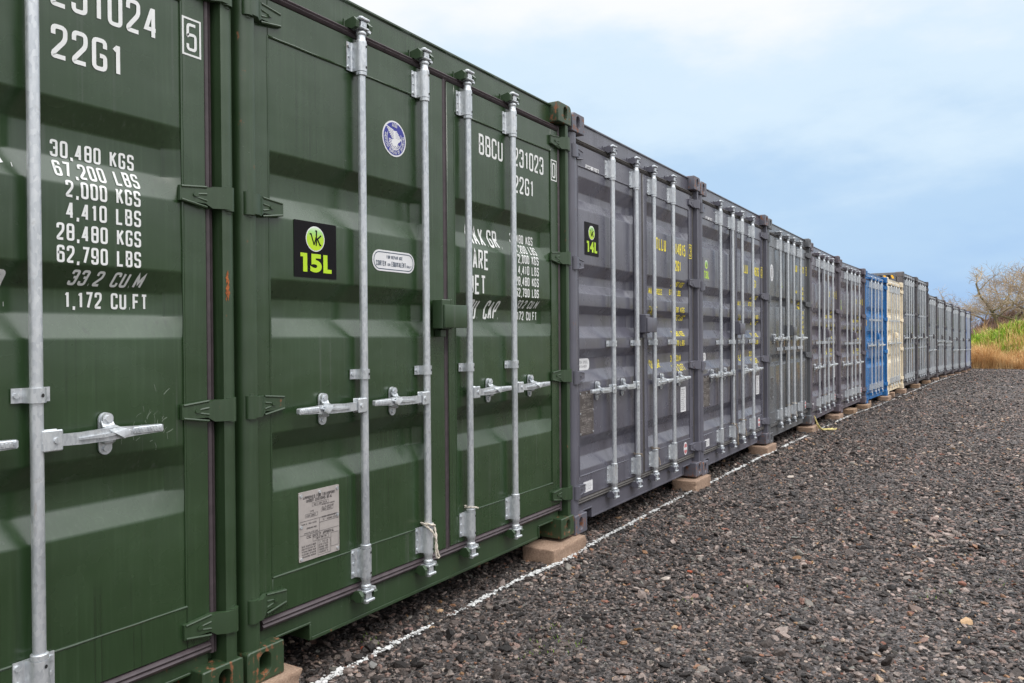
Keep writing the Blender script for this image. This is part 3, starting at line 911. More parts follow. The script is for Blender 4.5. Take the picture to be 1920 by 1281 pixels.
def font_text(name, s, x0, x1, z0, z1, y, weight, parent, mat):
    cu = bpy.data.curves.new('tmp_text', 'FONT'); cu.body = s; cu.size = 1; cu.offset = weight; cu.space_character = 1.08
    ob = bpy.data.objects.new('tmp_text', cu); COL.objects.link(ob)
    dg = bpy.context.evaluated_depsgraph_get()
    me = bpy.data.meshes.new_from_object(ob.evaluated_get(dg), depsgraph=dg)
    bpy.data.objects.remove(ob); bpy.data.curves.remove(cu)
    me.name = name; me.materials.clear()
    X = [v.co.x for v in me.vertices]; Y = [v.co.y for v in me.vertices]
    a, b, c, d = min(X), max(X), min(Y), max(Y)
    for v in me.vertices:
        v.co = Vector((x0 + (v.co.x - a) / (b - a) * (x1 - x0), y, z0 + (v.co.y - c) / (d - c) * (z1 - z0)))
    return link_obj(name, me, parent, mat)
def unit_sign(root, k, x0, x1, z0, z1, num, faded=False):
    xc, zc = (x0 + x1) / 2, (z0 + z1) / 2
    o, y = decal(root, k, 'unit_sign', rrect(x0, x1, z0, z1, .003), MAT['grey_sign'] if faded else MAT['black_sign'], xc, zc)
    w, h = x1 - x0, z1 - z0
    ez, ex, er = z0 + h * .70, xc - w * .01, w * .205
    bm = bmesh.new(); flatcap(bm, oval(ex, ez, er * 1.08, er * 1.08, 28), y - .0005, .0004)
    link_obj('emblem_rim', finish(bm, 'emblem_rim', 0), o, MAT['white_vinyl'])
    bm = bmesh.new(); flatcap(bm, oval(ex, ez, er, er, 28), y - .0010, .0004)
    link_obj('emblem', finish(bm, 'emblem', 0), o, MAT['lime_disc'])
    bm = bmesh.new(); fy = lambda x, z: y - .0010
    P = lambda a, b: (ex + a * er, ez + b * er)
    strip(bm, [P(-.66, .38), P(-.50, .40), P(-.16, -.52)], er * .13, False, fy, .0004, 0, .004)
    strip(bm, [P(-.16, -.52), P(.06, .12)], er * .11, False, fy, .0006, 0, .004)
    strip(bm, [P(-.02, .70), P(.12, .68), P(.08, -.56)], er * .14, False, fy, .0008, 0, .004)
    strip(bm, [P(.64, .34), P(.12, -.06)], er * .13, False, fy, .0010, 0, .004)
    strip(bm, [P(.22, .02), P(.50, -.48), P(.66, -.50)], er * .13, False, fy, .0012, 0, .004)
    link_obj('emblem_lettering', finish(bm, 'emblem_lettering', 0, False), o, MAT['grey_ink' if faded else 'black_sign'])
    bm = bmesh.new(); za, zb_ = z0 + h * .10, z0 + h * .43
    hh = zb_ - za
    pl = lambda pts: bm.faces.new([bm.verts.new((x0 + w * a, y - .0009, za + hh * b)) for a, b in pts])
    slots = [(.14, .295), (.365, .635), (.675, .875)]
    for ch, (a, b) in zip(num, slots):
        if ch == '1': pl([(b - .095, 0), (b, 0), (b, 1), (a, 1), (a, .80), (b - .095, .80)])
        elif ch == 'L': pl([(a, 0), (b, 0), (b, .21), (a + .10, .21), (a + .10, 1), (a, 1)])
        else: font_text('lettering', ch, x0 + w * a, x0 + w * b, za, zb_, y - .0008, .045, o, MAT['lime'])
    link_obj('lettering', finish(bm, 'lettering', 0), o, MAT['lime'])
    return o
def tiny_rows(x0, x1, z0, z1, n, rnd, words):
    rows = []; dz = (z1 - z0) / n
    for i in range(n):
        z = z1 - (i + 1) * dz
        rows.append((words[i % len(words)], x0, x0 + (x1 - x0) * rnd.uniform(.7, 1), z + dz * .25, z + dz * .85))
    return rows
def data_plate(root, k, x0, x1, z0, z1, mat, ink):
    xc, zc = (x0 + x1) / 2, (z0 + z1) / 2
    o, y = decal(root, k, 'data_plate', rrect(x0, x1, z0, z1, .004), mat, xc, zc, .003)
    w, h = x1 - x0, z1 - z0
    X = lambda a: x0 + a * w
    Z = lambda a: z0 + a * h
    rows = [('APPROVED FOR TRANSPORT', X(.10), X(.90), Z(.885), Z(.93)), ('UNDER CUSTOMS SEAL', X(.18), X(.82), Z(.835), Z(.88)),
            ('GB-C 1024-0419', X(.36), X(.68), Z(.775), Z(.80)), ('TYPE', X(.26), X(.36), Z(.685), Z(.71)), ('KSS-0822', X(.18), X(.40), Z(.63), Z(.655)),
            ('MANUFACTURERS', X(.56), X(.88), Z(.745), Z(.765)), ('NO. OF CONTAINER', X(.56), X(.86), Z(.71), Z(.73)), ('BBCU 231023', X(.57), X(.80), Z(.67), Z(.695)),
            ('OWNER NO.', X(.06), X(.20), Z(.52), Z(.54)), ('BBCU 231023', X(.23), X(.42), Z(.52), Z(.54)), ('APPROVED 0402', X(.18), X(.42), Z(.45), Z(.475)), ('WWW.PLATE.COM', X(.12), X(.45), Z(.385), Z(.41)),
            ('WOOD COMPONENT', X(.55), X(.95), Z(.56), Z(.585)), ('IM - VACUUM 2012', X(.58), X(.92), Z(.52), Z(.545)),
            ('CSC SAFETY APPROVAL', X(.18), X(.86), Z(.315), Z(.36)), ('GB-BV 7200-1119', X(.42), X(.66), Z(.27), Z(.295))]
    for i, wd in enumerate(('DATE MANUFACTURED', 'IDENTIFICATION NO.', 'MAXIMUM GROSS MASS', 'ALLOWABLE STACKING', 'TRANSVERSE RACKING')):
        rows.append((wd, X(.06), X(.40), Z(.20 - i * .037), Z(.224 - i * .037)))
        rows.append((('11.2019', '231023', '30480 KGS', '192000 KGS', '150000 N')[i], X(.47), X(.70), Z(.20 - i * .037), Z(.224 - i * .037)))
    flatrows(o, y, [r + (dict(t=(r[4] - r[3]) * .16, step=.2),) for r in rows], ink)
    bm = bmesh.new(); fy = lambda x, z: y
    for a, b, c, d in ((.02, .575, .98, .575), (.02, .375, .98, .375), (.49, .375, .49, .575), (.49, .505, .98, .505)):
        strip(bm, [(X(a), Z(b)), (X(c), Z(d))], .0012, False, fy, .0012, 0, .5)
    for a, b, c, d in ((.32, .765, .72, .815), (.15, .62, .45, .668), (.54, .66, .84, .705), (.33, .255, .72, .305), (.45, .03, .76, .24), (.78, .10, .97, .30)):
        strip(bm, [(X(a), Z(b)), (X(a), Z(d)), (X(c), Z(d)), (X(c), Z(b))], .0010, True, fy, .0009, 0, .5)
    link_obj('ruled_lines', finish(bm, 'ruled_lines', 0, False), o, ink)
    for a, b in ((.05, .95), (.5, .955), (.95, .95), (.05, .5), (.95, .55), (.05, .04), (.95, .05)):
        bm = bmesh.new()
        xx, zz = X(a), Z(b)
        prism(bm, [(xx + .006 * math.cos(t * PI / 5), zz + .006 * math.sin(t * PI / 5)) for t in range(10)], y - .004, y - .0002, XZ)
        link_obj('rivet', finish(bm, 'rivet', 30), o, MAT['galv'])
    return o
def round_emblem(root, k, xc, zc, r):
    """blue round seal: white ring, an eagle over waves, words round the rim"""
    o, y = decal(root, k, 'round_sticker', oval(xc, zc, r, r, 40), MAT['white_vinyl'], xc, zc)
    bm = bmesh.new(); flatcap(bm, oval(xc, zc, r * .91, r * .91, 40), y - .0005, .0004)
    link_obj('blue_disc', finish(bm, 'blue_disc', 0), o, MAT['blue_vinyl'])
    yy = y - .0005
    bm = bmesh.new(); fy = lambda x, z: yy
    P = lambda a, b: (xc + a * r, zc + b * r)
    ring = [P(.62 * math.cos(math.radians(a)), .62 * math.sin(math.radians(a))) for a in range(150, 391, 12)]
    strip(bm, ring, r * .035, False, fy, .0004, 0, .004)
    # wings as rows of feathers, body, head and tail
    for i in range(7):
        t = i / 6
        strip(bm, [P(-.70 + t * .52, .62 - t * .66), P(-.08 + t * .06, .46 - t * .52)], r * .062, False, fy, .0005 + i * .00003, 0, .01)
        strip(bm, [P(.06, .42 - t * .40), P(.22 + t * .40, .44 - t * .44)], r * .055, False, fy, .0005 + i * .00003, 0, .01)
    body = [P(-.10, .44), P(.06, .46), P(.10, .05), P(.30, -.02), P(.44, -.02), P(.52, .08), P(.46, -.10), P(.34, -.16), P(.22, -.34), P(-.06, -.42), P(-.26, -.28), P(-.22, -.10), P(-.04, -.02)]
    vs = [bm.verts.new((a, yy - .0009, b)) for a, b in body]; bm.faces.new(vs)
    for i in range(3): strip(bm, [P(-.48, -.06 - i * .09), P(-.20, -.10 - i * .09)], r * .05, False, fy, .0007, 0, .01)
    for i in range(4):
        z = -.36 - i * .075; hw = .44 - i * .09
        pts = [P(-hw + 2 * hw * q / 8, z + .03 * math.sin(q * 2.1 + i)) for q in range(9)]
        strip(bm, pts, r * .045, False, fy, .0010, 0, .01)
    # words round the rim
    def arc_text(s, a0, a1, rad, h):
        n = len(s)
        for i, ch in enumerate(s):
            if ch == ' ': continue
            ang = math.radians(a0 + (a1 - a0) * (i + .5) / n)
            up = 1 if a0 > a1 else -1
            rx, rz = math.cos(ang), math.sin(ang)
            w = abs(math.radians(a1 - a0)) / n * rad * .72
            for st in GL.get(ch, []):
                pts = [p for p in st if p != 'c']
                pp = []
                for u, v in pts:
                    du, dv = (u - .5) * w, (v - .5) * h
                    tx, tz = (rz, -rx) if up > 0 else (-rz, rx)
                    pp.append((xc + rx * rad + tx * du + up * rx * dv, zc + rz * rad + tz * du + up * rz * dv))
                strip(bm, pp, h * .17, st[-1] == 'c', fy, .0012, 0, .05)
    arc_text('ABS', 108, 72, r * .76, r * .17)
    arc_text('AMERICAN BUREAU OF SHIPPING', 162, 378, r * .765, r * .145)
    link_obj('eagle_emblem', finish(bm, 'eagle_emblem', 0, False), o, MAT['white_vinyl'])
    return o
def pill_sticker(root, k, x0, x1, z0, z1, rows, inner=True, ink='navy_ink'):
    xc, zc = (x0 + x1) / 2, (z0 + z1) / 2
    rr = (z1 - z0) * (.48 if inner else .40)
    o, y = decal(root, k, 'repair_sticker', rrect(x0, x1, z0, z1, rr, 8), MAT['white_vinyl'], xc, zc)
    if inner:
        bm = bmesh.new(); e = .009
        strip(bm, rrect(x0 + e, x1 - e, z0 + e, z1 - e, rr - e, 8), .0036, True, lambda x, z: y, .0005, 0, .1)
        link_obj('sticker_border', finish(bm, 'sticker_border', 0, False), o, MAT[ink])
    flatrows(o, y, rows, MAT[ink])
    return o
def paper_label(root, k, x0, x1, z0, z1, nrows, rnd, name='paper_label', words=('INSPECTION', 'DATE 12 19', 'UNIT CHECKED', 'NO 4417', 'PASS')):
    o, y = decal(root, k, name, rrect(x0, x1, z0, z1, .003), MAT['white_vinyl'], (x0 + x1) / 2, (z0 + z1) / 2)
    e = (x1 - x0) * .10
    flatrows(o, y, tiny_rows(x0 + e, x1 - e, z0 + e, z1 - e, nrows, rnd, words), MAT['grey_ink'])
    return o
def red_oval(root, k, xc, zc, hw, hh):
    o, y = decal(root, k, 'oval_sticker', [(xc + hw * math.cos(t * PI / 16), zc + hh * math.sin(t * PI / 16)) for t in range(32)], MAT['white_vinyl'], xc, zc)
    bm = bmesh.new()
    for s in (1, -1):
        pts = [(xc + hw * .72 * math.cos(a), zc + s * (hh * .22 + hh * .55 * math.sin(a))) for a in [PI * i / 10 for i in range(11)]]
        if s < 0: pts = pts[::-1]
        flatcap(bm, pts, y - .0006, .0005)
    link_obj('red_print', finish(bm, 'red_print', 0), o, MAT['red_vinyl'])
    bm = bmesh.new()
    for s in (1, -1):
        strip(bm, [(xc, zc + s * hh * .25), (xc, zc + s * hh * .7)], hw * .16, False, lambda x, z: y, .0009, 0, .1)
    letters(bm, 'CHECK', xc - hw * .6, xc + hw * .6, zc - hh * .10, zc + hh * .10, lambda x, z: y, base=.0006, step=.1)
    link_obj('print_detail', finish(bm, 'print_detail', 0, False), o, MAT['white_vinyl'])
    return o
def white_oval(root, k, xc, zc, hw, hh):
    el = lambda a, b: [(xc + a * math.cos(t * PI / 20), zc + b * math.sin(t * PI / 20)) for t in range(40)]
    o, y = decal(root, k, 'oval_sticker', el(hw, hh), MAT['white_vinyl'], xc, zc)
    bm = bmesh.new()
    strip(bm, el(hw * .62, hh * .72), hw * .10, True, lambda x, z: y, .0005, 0, .1)
    for i in range(3): strip(bm, [(xc + (i - 1) * hw * .24, zc - hh * .45), (xc + (i - 1) * hw * .24, zc + hh * .45)], hw * .10, False, lambda x, z: y, .0005, 0, .2)
    link_obj('sticker_print', finish(bm, 'sticker_print', 0, False), o, MAT['grey_ink'])
    return o

# ------------------------------------------------------------------ ground profile
GP = [(-400, -.10), (-5, -.10), (2.4, -.102), (5, -.128), (7.4, -.145), (9.8, -.168), (12.3, -.205), (14.7, -.238), (20, -.265), (25, -.285), (30, -.345), (34, -.42), (39, -.515), (44, -.60), (60, -.65), (400, -.75)]
def gz(x):
    for (a, b), (c, d) in zip(GP, GP[1:]):
        if a <= x <= c: return b + (d - b) * (x - a) / (c - a)
    return GP[-1][1]

# ------------------------------------------------------------------ the row of containers
PITCH = CW + 0.0158
YR = [0, 0, .008, .020, .026, .032, -.045, -.162, -.252, -.375, -.485, -.575, -.690, -.815, -.955, -1.098, -1.239]
ZB = [0, 0, -.018, -.035, -.052, -.088, -.128, -.155, -.142, -.160, -.165, -.200, -.235, -.285, -.335, -.375, -.405]
SPEC = [
 (KA, 'green', 'dark green container nearest the camera, cut off by the left edge'),
 (KA, 'green', 'dark green container with round blue seal sticker and black 15L sign'),
 (KB, 'purple', 'purple grey container with black 14L sign, right beside the green one'),
 (KB, 'purple', 'purple grey container with faded grey 13L sign on its left door'),
 (KD, 'slate', 'dark slate container with a white oval sticker high on its left door'),
 (KE, 'plum', 'plum grey container just beyond the slate one with the white oval'),
 (KE, 'plum', 'plum grey container touching the near side of the bright blue container'),
 (KL, 'blue', 'bright blue container, the only blue one before the cream one'),
 (KL, 'cream', 'cream coloured container, shorter than the tall one behind it'),
 (KH, 'grey', 'tall grey container beside the cream one, its roof above the row'),
 (KH, 'grey', 'tall grey container with the lower grey row starting right beyond it'),
 (KI, 'grey', 'grey container with low handles just beyond the two tall ones'),
 (KJ, 'grey', 'grey container with rusty bars, second beyond the two tall ones'),
 (KJ, 'pale_grey', 'pale grey container, third beyond the two tall ones'),
 (KI, 'pale_grey', 'pale grey container, fourth beyond the two tall ones, yellowed handles'),
 (KI, 'pale_grey', 'pale grey container, last before the bluish one at the end'),
 (KI, 'steel_blue', 'bluish grey container at the far end of the row by the grass bank'),
]
roots = []
for i, (k, colour, label) in enumerate(SPEC):
    n = i - 1
    yl = YR[i - 1] if i > 0 else 0.0
    yr = YR[i]
    ang = math.atan2(yr - yl, CW)
    roots.append((k,) + build_container(k, colour, (n * PITCH, yl, ZB[i]), ang, label))
rnd = random.Random(11)

# green ones: white weights table on the right door
def weights(k, dr, num, chk):
    rows = [(num, 1.842, 2.168, 2.140, 2.242), ('22G1', 1.842, 2.052, 1.994, 2.090), ('BBCU', 1.500, 1.725, 2.136, 2.242),
            ('30,480 KGS', 1.833, 2.086, 1.727, 1.776), ('67,200 LBS', 1.842, 2.100, 1.668, 1.716), ('2,000 KGS', 1.878, 2.105, 1.610, 1.659), ('4,410 LBS', 1.878, 2.105, 1.548, 1.598),
            ('28,480 KGS', 1.851, 2.105, 1.486, 1.535), ('62,790 LBS', 1.851, 2.104, 1.423, 1.472), ('33.2 CU.M', 1.882, 2.108, 1.362, 1.406, dict(slant=.22)), ('1,172 CU.FT', 1.867, 2.126, 1.296, 1.345),
            ('MAX.GR.', 1.370, 1.690, 1.672, 1.768), ('TARE', 1.385, 1.580, 1.548, 1.648), ('NET', 1.400, 1.552, 1.420, 1.518), ('CU. CAP.', 1.370, 1.670, 1.296, 1.394, dict(slant=.18))]
    rows = [r if len(r) > 5 else r + (dict(),) for r in rows]
    for r in rows:
        h = r[4] - r[3]
        r[5]['t'] = .0126 if h > .085 else .0071
    lettering(dr, k, rows, MAT['white_txt'], X0=-PITCH)
    check_box(dr, k, chk, 2.258, 2.322, 2.130, 2.248, MAT['white_txt'])
k, root, drs = roots[0]
weights(k, drs[1], '231024', '5')
part('lock_box', ('lockbox',), lambda: b_lockbox(k), root, MAT['green_frame'])
MAT['scuff'] = simple('scuffed_green_paint', (.15, .19, .14), .6, .3, 60)
MAT['rust'] = simple('bare_rust', (.34, .10, .03), .9, .4, 90, 0, .5, 200)
bm = bmesh.new(); rsc = random.Random(2); fs_ = surf(k)
for _ in range(34):
    cx, cz = 2.13 + rsc.gauss(0, .045), .935 + rsc.gauss(0, .05)
    if cx > 2.2: continue
    a = rsc.uniform(.3, 1.9); L = rsc.uniform(.006, .030)
    pts_ = [(cx, cz), (cx + math.cos(a) * L * .5 + rsc.uniform(-.004, .004), cz + math.sin(a) * L * .5), (cx + math.cos(a) * L, cz + math.sin(a) * L)]
    strip(bm, pts_, rsc.uniform(.0008, .0028), False, fs_, .0005 + rsc.uniform(0, .0003), 0, .006)
link_obj('scuff_marks', finish(bm, 'scuff_marks', 0, False), drs[1], MAT['scuff'])
bm = bmesh.new()
for _ in range(26):
    cz = rsc.uniform(1.335, 1.425); cx = 2.392 + rsc.gauss(0, .0035); w = rsc.uniform(.002, .005); h = rsc.uniform(.005, .014)
    y_ = .0068 - rsc.uniform(0, .0005)
    bm.faces.new([bm.verts.new(q) for q in ((cx - w, y_, cz), (cx, y_, cz - h), (cx + w, y_, cz), (cx + w * .3, y_, cz + h))])
link_obj('rust_scrape', finish(bm, 'rust_scrape', 0, False), root, MAT['rust'])
k, root, drs = roots[1]
weights(k, drs[1], '231023', '0')
part('lock_box', ('lockbox',), lambda: b_lockbox(k), root, MAT['green_frame'])
unit_sign(root, k, .268, .488, 1.436, 1.655 - .004, '15L')
round_emblem(root, k, .848, 2.073, .078)
pill_sticker(root, k, .700, .978, 1.490, 1.580, [('FOR REPAIR USE', .790, .895, 1.545, 1.559, dict(t=.0022)), ('CORTEN', .722, .786, 1.512, 1.534, dict(t=.0030)), ('OR', .796, .814, 1.513, 1.525, dict(t=.0022)), ('EQUIVALENT', .822, .918, 1.512, 1.534, dict(t=.0030)), ('ONLY', .924, .956, 1.513, 1.524, dict(t=.0020))])
data_plate(root, k, .278, .489, .356, .620, MAT['plate'], MAT['dark_ink'])

# purple ones: yellow lettering
def yellow_table(k, dr, pre, num, chk, X0):
    rows = [(pre, 1.480, 1.698, 1.890, 1.986), (num, 1.912, 2.158, 1.888, 1.986), ('22G1', 1.862, 2.038, 1.752, 1.840),
            ('MAX GROSS', 1.318, 1.600, 1.545, 1.594, dict(slant=.2)), ('30480 KGS', 1.820, 2.092, 1.626, 1.668, dict(slant=.3)), ('67200 LBS', 1.760, 2.036, 1.554, 1.600),
            ('TARE', 1.322, 1.490, 1.380, 1.446, dict(slant=.1)), ('2100 KGS', 1.850, 2.127, 1.410, 1.456), ('4630 LBS', 1.830, 2.085, 1.346, 1.392, dict(slant=.25)),
            ('28380 KGS', 1.820, 2.100, 1.214, 1.258), ('62570 LBS', 1.830, 2.122, 1.133, 1.180), ('33.2 CU.M', 1.780, 2.026, 1.003, 1.056),
            ('1172 CU.FT', 1.830, 2.118, .926, .980, dict(slant=-.15)), ('CU. CAP.', 1.325, 1.556, .966, 1.030, dict(slant=-.1))]
    rows = [r if len(r) > 5 else r + (dict(),) for r in rows]
    for r in rows: r[5]['t'] = .0150 if r[4] - r[3] > .08 else .0076
    lettering(dr, k, rows, MAT['yellow_txt'], X0=X0)
    check_box(dr, k, chk, 2.250, 2.318, 1.884, 2.000, MAT['yellow_txt'])
for i, num, chk in ((2, '14815', '3'), (3, '14826', '0'), (5, '14831', '1'), (6, '14847', '0')):
    k, root, drs = roots[i]
    yellow_table(k, drs[1], 'TLLU', num, chk, PITCH)
    part('lock_box', ('lockbox',), lambda: b_lockbox(k), root, MAT[SPEC[i][1] + '_frame'])
    pill_sticker(root, k, .172, .391, 1.000, 1.076, [('CORTEN STEEL', .196, .370, 1.043, 1.060, dict(t=.002)), ('CONTAINER', .212, .350, 1.016, 1.032, dict(t=.002))], False, 'grey_ink')
    data_plate(root, k, .155, .358, .588, .870, MAT['dark_plate'], MAT['plate'])
    paper_label(root, k, .198, .331, .222, .289, 5, rnd)
    paper_label(root, k, 2.030, 2.158, .578, .786, 11, rnd)
    red_oval(root, k, 2.132, .262, .042, .054)
for i in (2, 3):
    k, root, drs = roots[i]
    o, y = decal(root, k, 'number_label', rrect(.262, .458, 2.2965, 2.322, .002), MAT['white_vinyl'], .3, 2.31)
    flatrows(o, y, [('SMC 2218' if i == 2 else 'SMC 2219', .272, .449, 2.301, 2.318, dict(t=.0030))], MAT['dark_ink'])
unit_sign(roots[2][1], KB, .249, .456, 1.744, 1.957, '14L')
unit_sign(roots[3][1], KB, .196, .379, 1.733, 1.945, '13L', True)
unit_sign(roots[5][1], KE, .110, .290, 1.733, 1.945, '11L', True)
unit_sign(roots[6][1], KE, .160, .345, 1.733, 1.945, '10L', True)
# slate one
k, root, drs = roots[4]
white_oval(root, k, .328, 1.988, .076, .100)
unit_sign(root, k, .685, .885, 1.815, 2.030, '12L', True)
part('lock_box', ('lockbox',), lambda: b_lockbox(k), root, MAT['slate_frame'])
lettering(drs[1], k, [('TLLU', 1.545, 1.735, 2.085, 2.183, dict(t=.02)), ('14477', 1.90, 2.165, 2.087, 2.183, dict(t=.018)), ('22G1', 1.90, 2.0, 1.930, 2.025, dict(t=.014)),
    ('MAX.GR.', 1.545, 1.730, 1.800, 1.840, dict(t=.010))] + [(w, 1.92, 2.115, 1.86 - j * .066, 1.905 - j * .066, dict(t=.009)) for j, w in enumerate(('30480 KGS', '67200 LBS', '2200 KGS', '4850 LBS', '28280 KGS', '62350 LBS', '33.2 CU.M', '1172 CU.FT', 'CORTEN', 'STEEL'))], MAT['yellow_txt'])
check_box(drs[1], k, '1', 2.275, 2.335, 2.082, 2.195, MAT['yellow_txt'])
data_plate(root, k, .20, .36, .50, .76, MAT['slate'], MAT['dark_plate'])
red_oval(root, k, 2.200, .275, .04, .055)
# blue, cream, tall and far ones
for i in (7, 8, 9, 10, 11, 12, 13, 14, 15, 16):
    k, root, drs = roots[i]
    part('lock_box', ('lockbox',), lambda: b_lockbox(k), root, MAT[SPEC[i][1] + '_frame'])
k, root, drs = roots[7]
bm = bmesh.new(); flatcap(bm, rrect(.015, .055, 1.52, 1.66, .004), .004, .0036)
link_obj('yellow_sticker', finish(bm, 'yellow_sticker', 0), root, MAT['yellow_vinyl'])
lettering(drs[1], k, [('GESU', 1.48, 1.70, 2.09, 2.18, dict(t=.016)), ('41207', 1.90, 2.15, 2.09, 2.18, dict(t=.016)), ('22G1', 1.90, 2.05, 1.97, 2.05, dict(t=.014)), ('30480 KGS', 1.85, 2.1, 1.52, 1.56), ('67200 LBS', 1.85, 2.1, 1.46, 1.50)], MAT['white_txt'])
k, root, drs = roots[8]
lettering(drs[1], k, [('TRIU', 1.48, 1.70, 2.09, 2.18, dict(t=.016)), ('55310', 1.90, 2.15, 2.09, 2.18, dict(t=.016)), ('22G1', 1.90, 2.05, 1.97, 2.05, dict(t=.014)), ('30480 KGS', 1.85, 2.1, 1.52, 1.56), ('67200 LBS', 1.85, 2.1, 1.46, 1.50)], MAT['grey_ink'])
# yellow and black height stripe on the first tall one, along the top of its near side
k, root, drs = roots[9]
bm = bmesh.new()
for j in range(7):
    y0 = .20 + j * .085
    prism(bm, [(y0, 2.735), (y0 + .05, 2.735), (y0 + .085, 2.82), (y0 + .035, 2.82)], .0025, .0055, YZ, j % 2)
for j in range(5):
    y0 = 1.0 + j * .085
    prism(bm, [(y0, 2.735), (y0 + .05, 2.735), (y0 + .085, 2.82), (y0 + .035, 2.82)], .0025, .0055, YZ, j % 2)
link_obj('height_marking', finish(bm, 'height_marking', 0), root, [MAT['yellow_vinyl'], MAT['black_sign']])

# ------------------------------------------------------------------ blocks the containers stand on
def rough_block(bm, x0, x1, y0, y1, z0, z1, rg):
    box(bm, x0, x1, y0, y1, z0, z1, .006, 2)
    es = [e for e in bm.edges if e.calc_length() > .05]
    bmesh.ops.subdivide_edges(bm, edges=es, cuts=9, use_grid_fill=True)
    off = Vector((rg.uniform(0, 50), rg.uniform(0, 50), 0))
    for v in bm.verts:
        ex = min(abs(v.co.x - x0), abs(v.co.x - x1)) < .012; ey = min(abs(v.co.y - y0), abs(v.co.y - y1)) < .012; ez = min(abs(v.co.z - z0), abs(v.co.z - z1)) < .012
        nz_ = noise.noise(v.co * 28 + off)
        if ex + ey + ez >= 2 and nz_ > .05: v.co += (Vector(((x0 + x1) / 2, (y0 + y1) / 2, (z0 + z1) / 2)) - v.co).normalized() * .022 * nz_
        v.co += Vector((noise.noise(v.co * 40 + off), noise.noise(v.co * 40 + off * 2), noise.noise(v.co * 40 - off))) * .0016
    for v in bm.verts: v.co.z = min(v.co.z, z1)
def put_block(x, y0, w, d, ztop, label, mat='concrete', name='concrete_block', cat='concrete block', group='blocks propping the containers', rot=0.0, h=None):
    zg = gz(x) - .012
    z1 = ztop - .0015
    if h: z1 = zg + h
    bm = bmesh.new(); rough_block(bm, -w / 2, w / 2, 0, d, 0, z1 - zg, random.Random(int(x * 100)))
    o = link_obj(name, finish(bm, name, 30), None, MAT[mat])
    o.location = (x, y0, zg); o.rotation_euler = (0, 0, rot)
    return tag(o, label, cat, group)
J = lambda n: n * PITCH - .008            # joint to the right of container n-1
put_block(J(0) + .0, -.030, .46, .22, 0.0, 'concrete block under the joint between the two green containers')
put_block(J(1) - .14, -.046, .41, .215, -.018, 'rust stained concrete block between green and purple grey containers')
put_block(J(2) - .08, -.030, .42, .215, -.035, 'concrete block under the 14L and 13L containers, white line at its foot')
put_block(J(3) - .06, -.020, .42, .215, -.052, 'concrete block between the 13L container and the slate one')
put_block(J(4) - .05, -.030, .44, .215, -.088, 'concrete block with yellow rope over it, beyond the slate container')
put_block(J(5) - .20, .000, .46, .215, -.128, 'concrete block under the joint of the two plum grey containers')
put_block(J(5) + .95, -.060, .44, .20, -.128, 'timber bearer lying under the plum grey container next to blue', 'timber', 'timber_bearer', 'timber')
put_block(J(6) - .10, -.110, .50, .215, -.155, 'timber bearer between the plum grey and blue containers', 'timber', 'timber_bearer', 'timber')
put_block(J(6) + .75, -.02, .22, .215, -.155, 'short brick coloured block under the blue container', 'concrete')
put_block(J(7) - .15, -.215, .55, .215, -.157, 'long concrete block between the blue and cream containers')
put_block(J(7) + .90, -.20, .25, .215, -.142, 'small block under the middle of the cream container')
put_block(J(8) - .05, -.300, .50, .215, -.160, 'concrete block between the cream and first tall container')
put_block(J(9) - .05, -.420, .55, .215, -.165, 'timber bearer between the two tall grey containers', 'timber', 'timber_bearer', 'timber')
put_block(J(10) - .05, -.520, .60, .215, -.200, 'timber bearer where the tall grey containers end', 'timber', 'timber_bearer', 'timber')
put_block(J(11) - .05, -.610, .50, .215, -.235, 'block between the low handled grey container and the rusty barred one')
put_block(J(12) - .05, -.725, .50, .215, -.285, 'block between the rusty barred grey container and a pale grey one')
put_block(J(13) - .05, -.850, .50, .215, -.335, 'block between the third and fourth grey containers beyond the tall ones')
put_block(J(14) - .05, -.990, .50, .215, -.375, 'block between the last two pale grey containers')
put_block(J(15) - .05, -1.135, .50, .215, -.405, 'block under the near corner of the bluish end container')
put_block(J(16) - .10, -1.20, .30, .215, -.407, 'block under the far corner of the bluish end container')

# ------------------------------------------------------------------ rope loops on the bars
def rope_tube(pts, r, name, mat, label, group=None, strands=2):
    bm = bmesh.new()
    P = [Vector(p) for p in pts]
    Q = []
    n = len(P)
    for i in range(n - 1):            # Catmull-Rom
        a, b, c, d = P[max(i - 1, 0)], P[i], P[i + 1], P[min(i + 2, n - 1)]
        for s in range(6):
            t = s / 6
            Q.append(.5 * ((2 * b) + (c - a) * t + (2 * a - 5 * b + 4 * c - d) * t * t + (3 * b - a - 3 * c + d) * t ** 3))
    Q.append(P[-1])
    for k_ in range(strands):
        S = []; L = 0
        for i, q in enumerate(Q):
            if i: L += (q - Q[i - 1]).length
            dq = (Q[min(i + 1, len(Q) - 1)] - Q[max(i - 1, 0)]).normalized()
            u = dq.cross(Vector((.3, 1, .2))).normalized(); w = dq.cross(u)
            a = L / (r * 5.5) * 2 * PI / 2 + PI * 2 * k_ / strands
            S.append(q + u * (math.cos(a) * r * .5) + w * (math.sin(a) * r * .5))
        tube(bm, S, r * .62, 6)
    o = link_obj(name, finish(bm, name, 60), None, MAT[mat])
    return tag(o, label, 'rope', group)
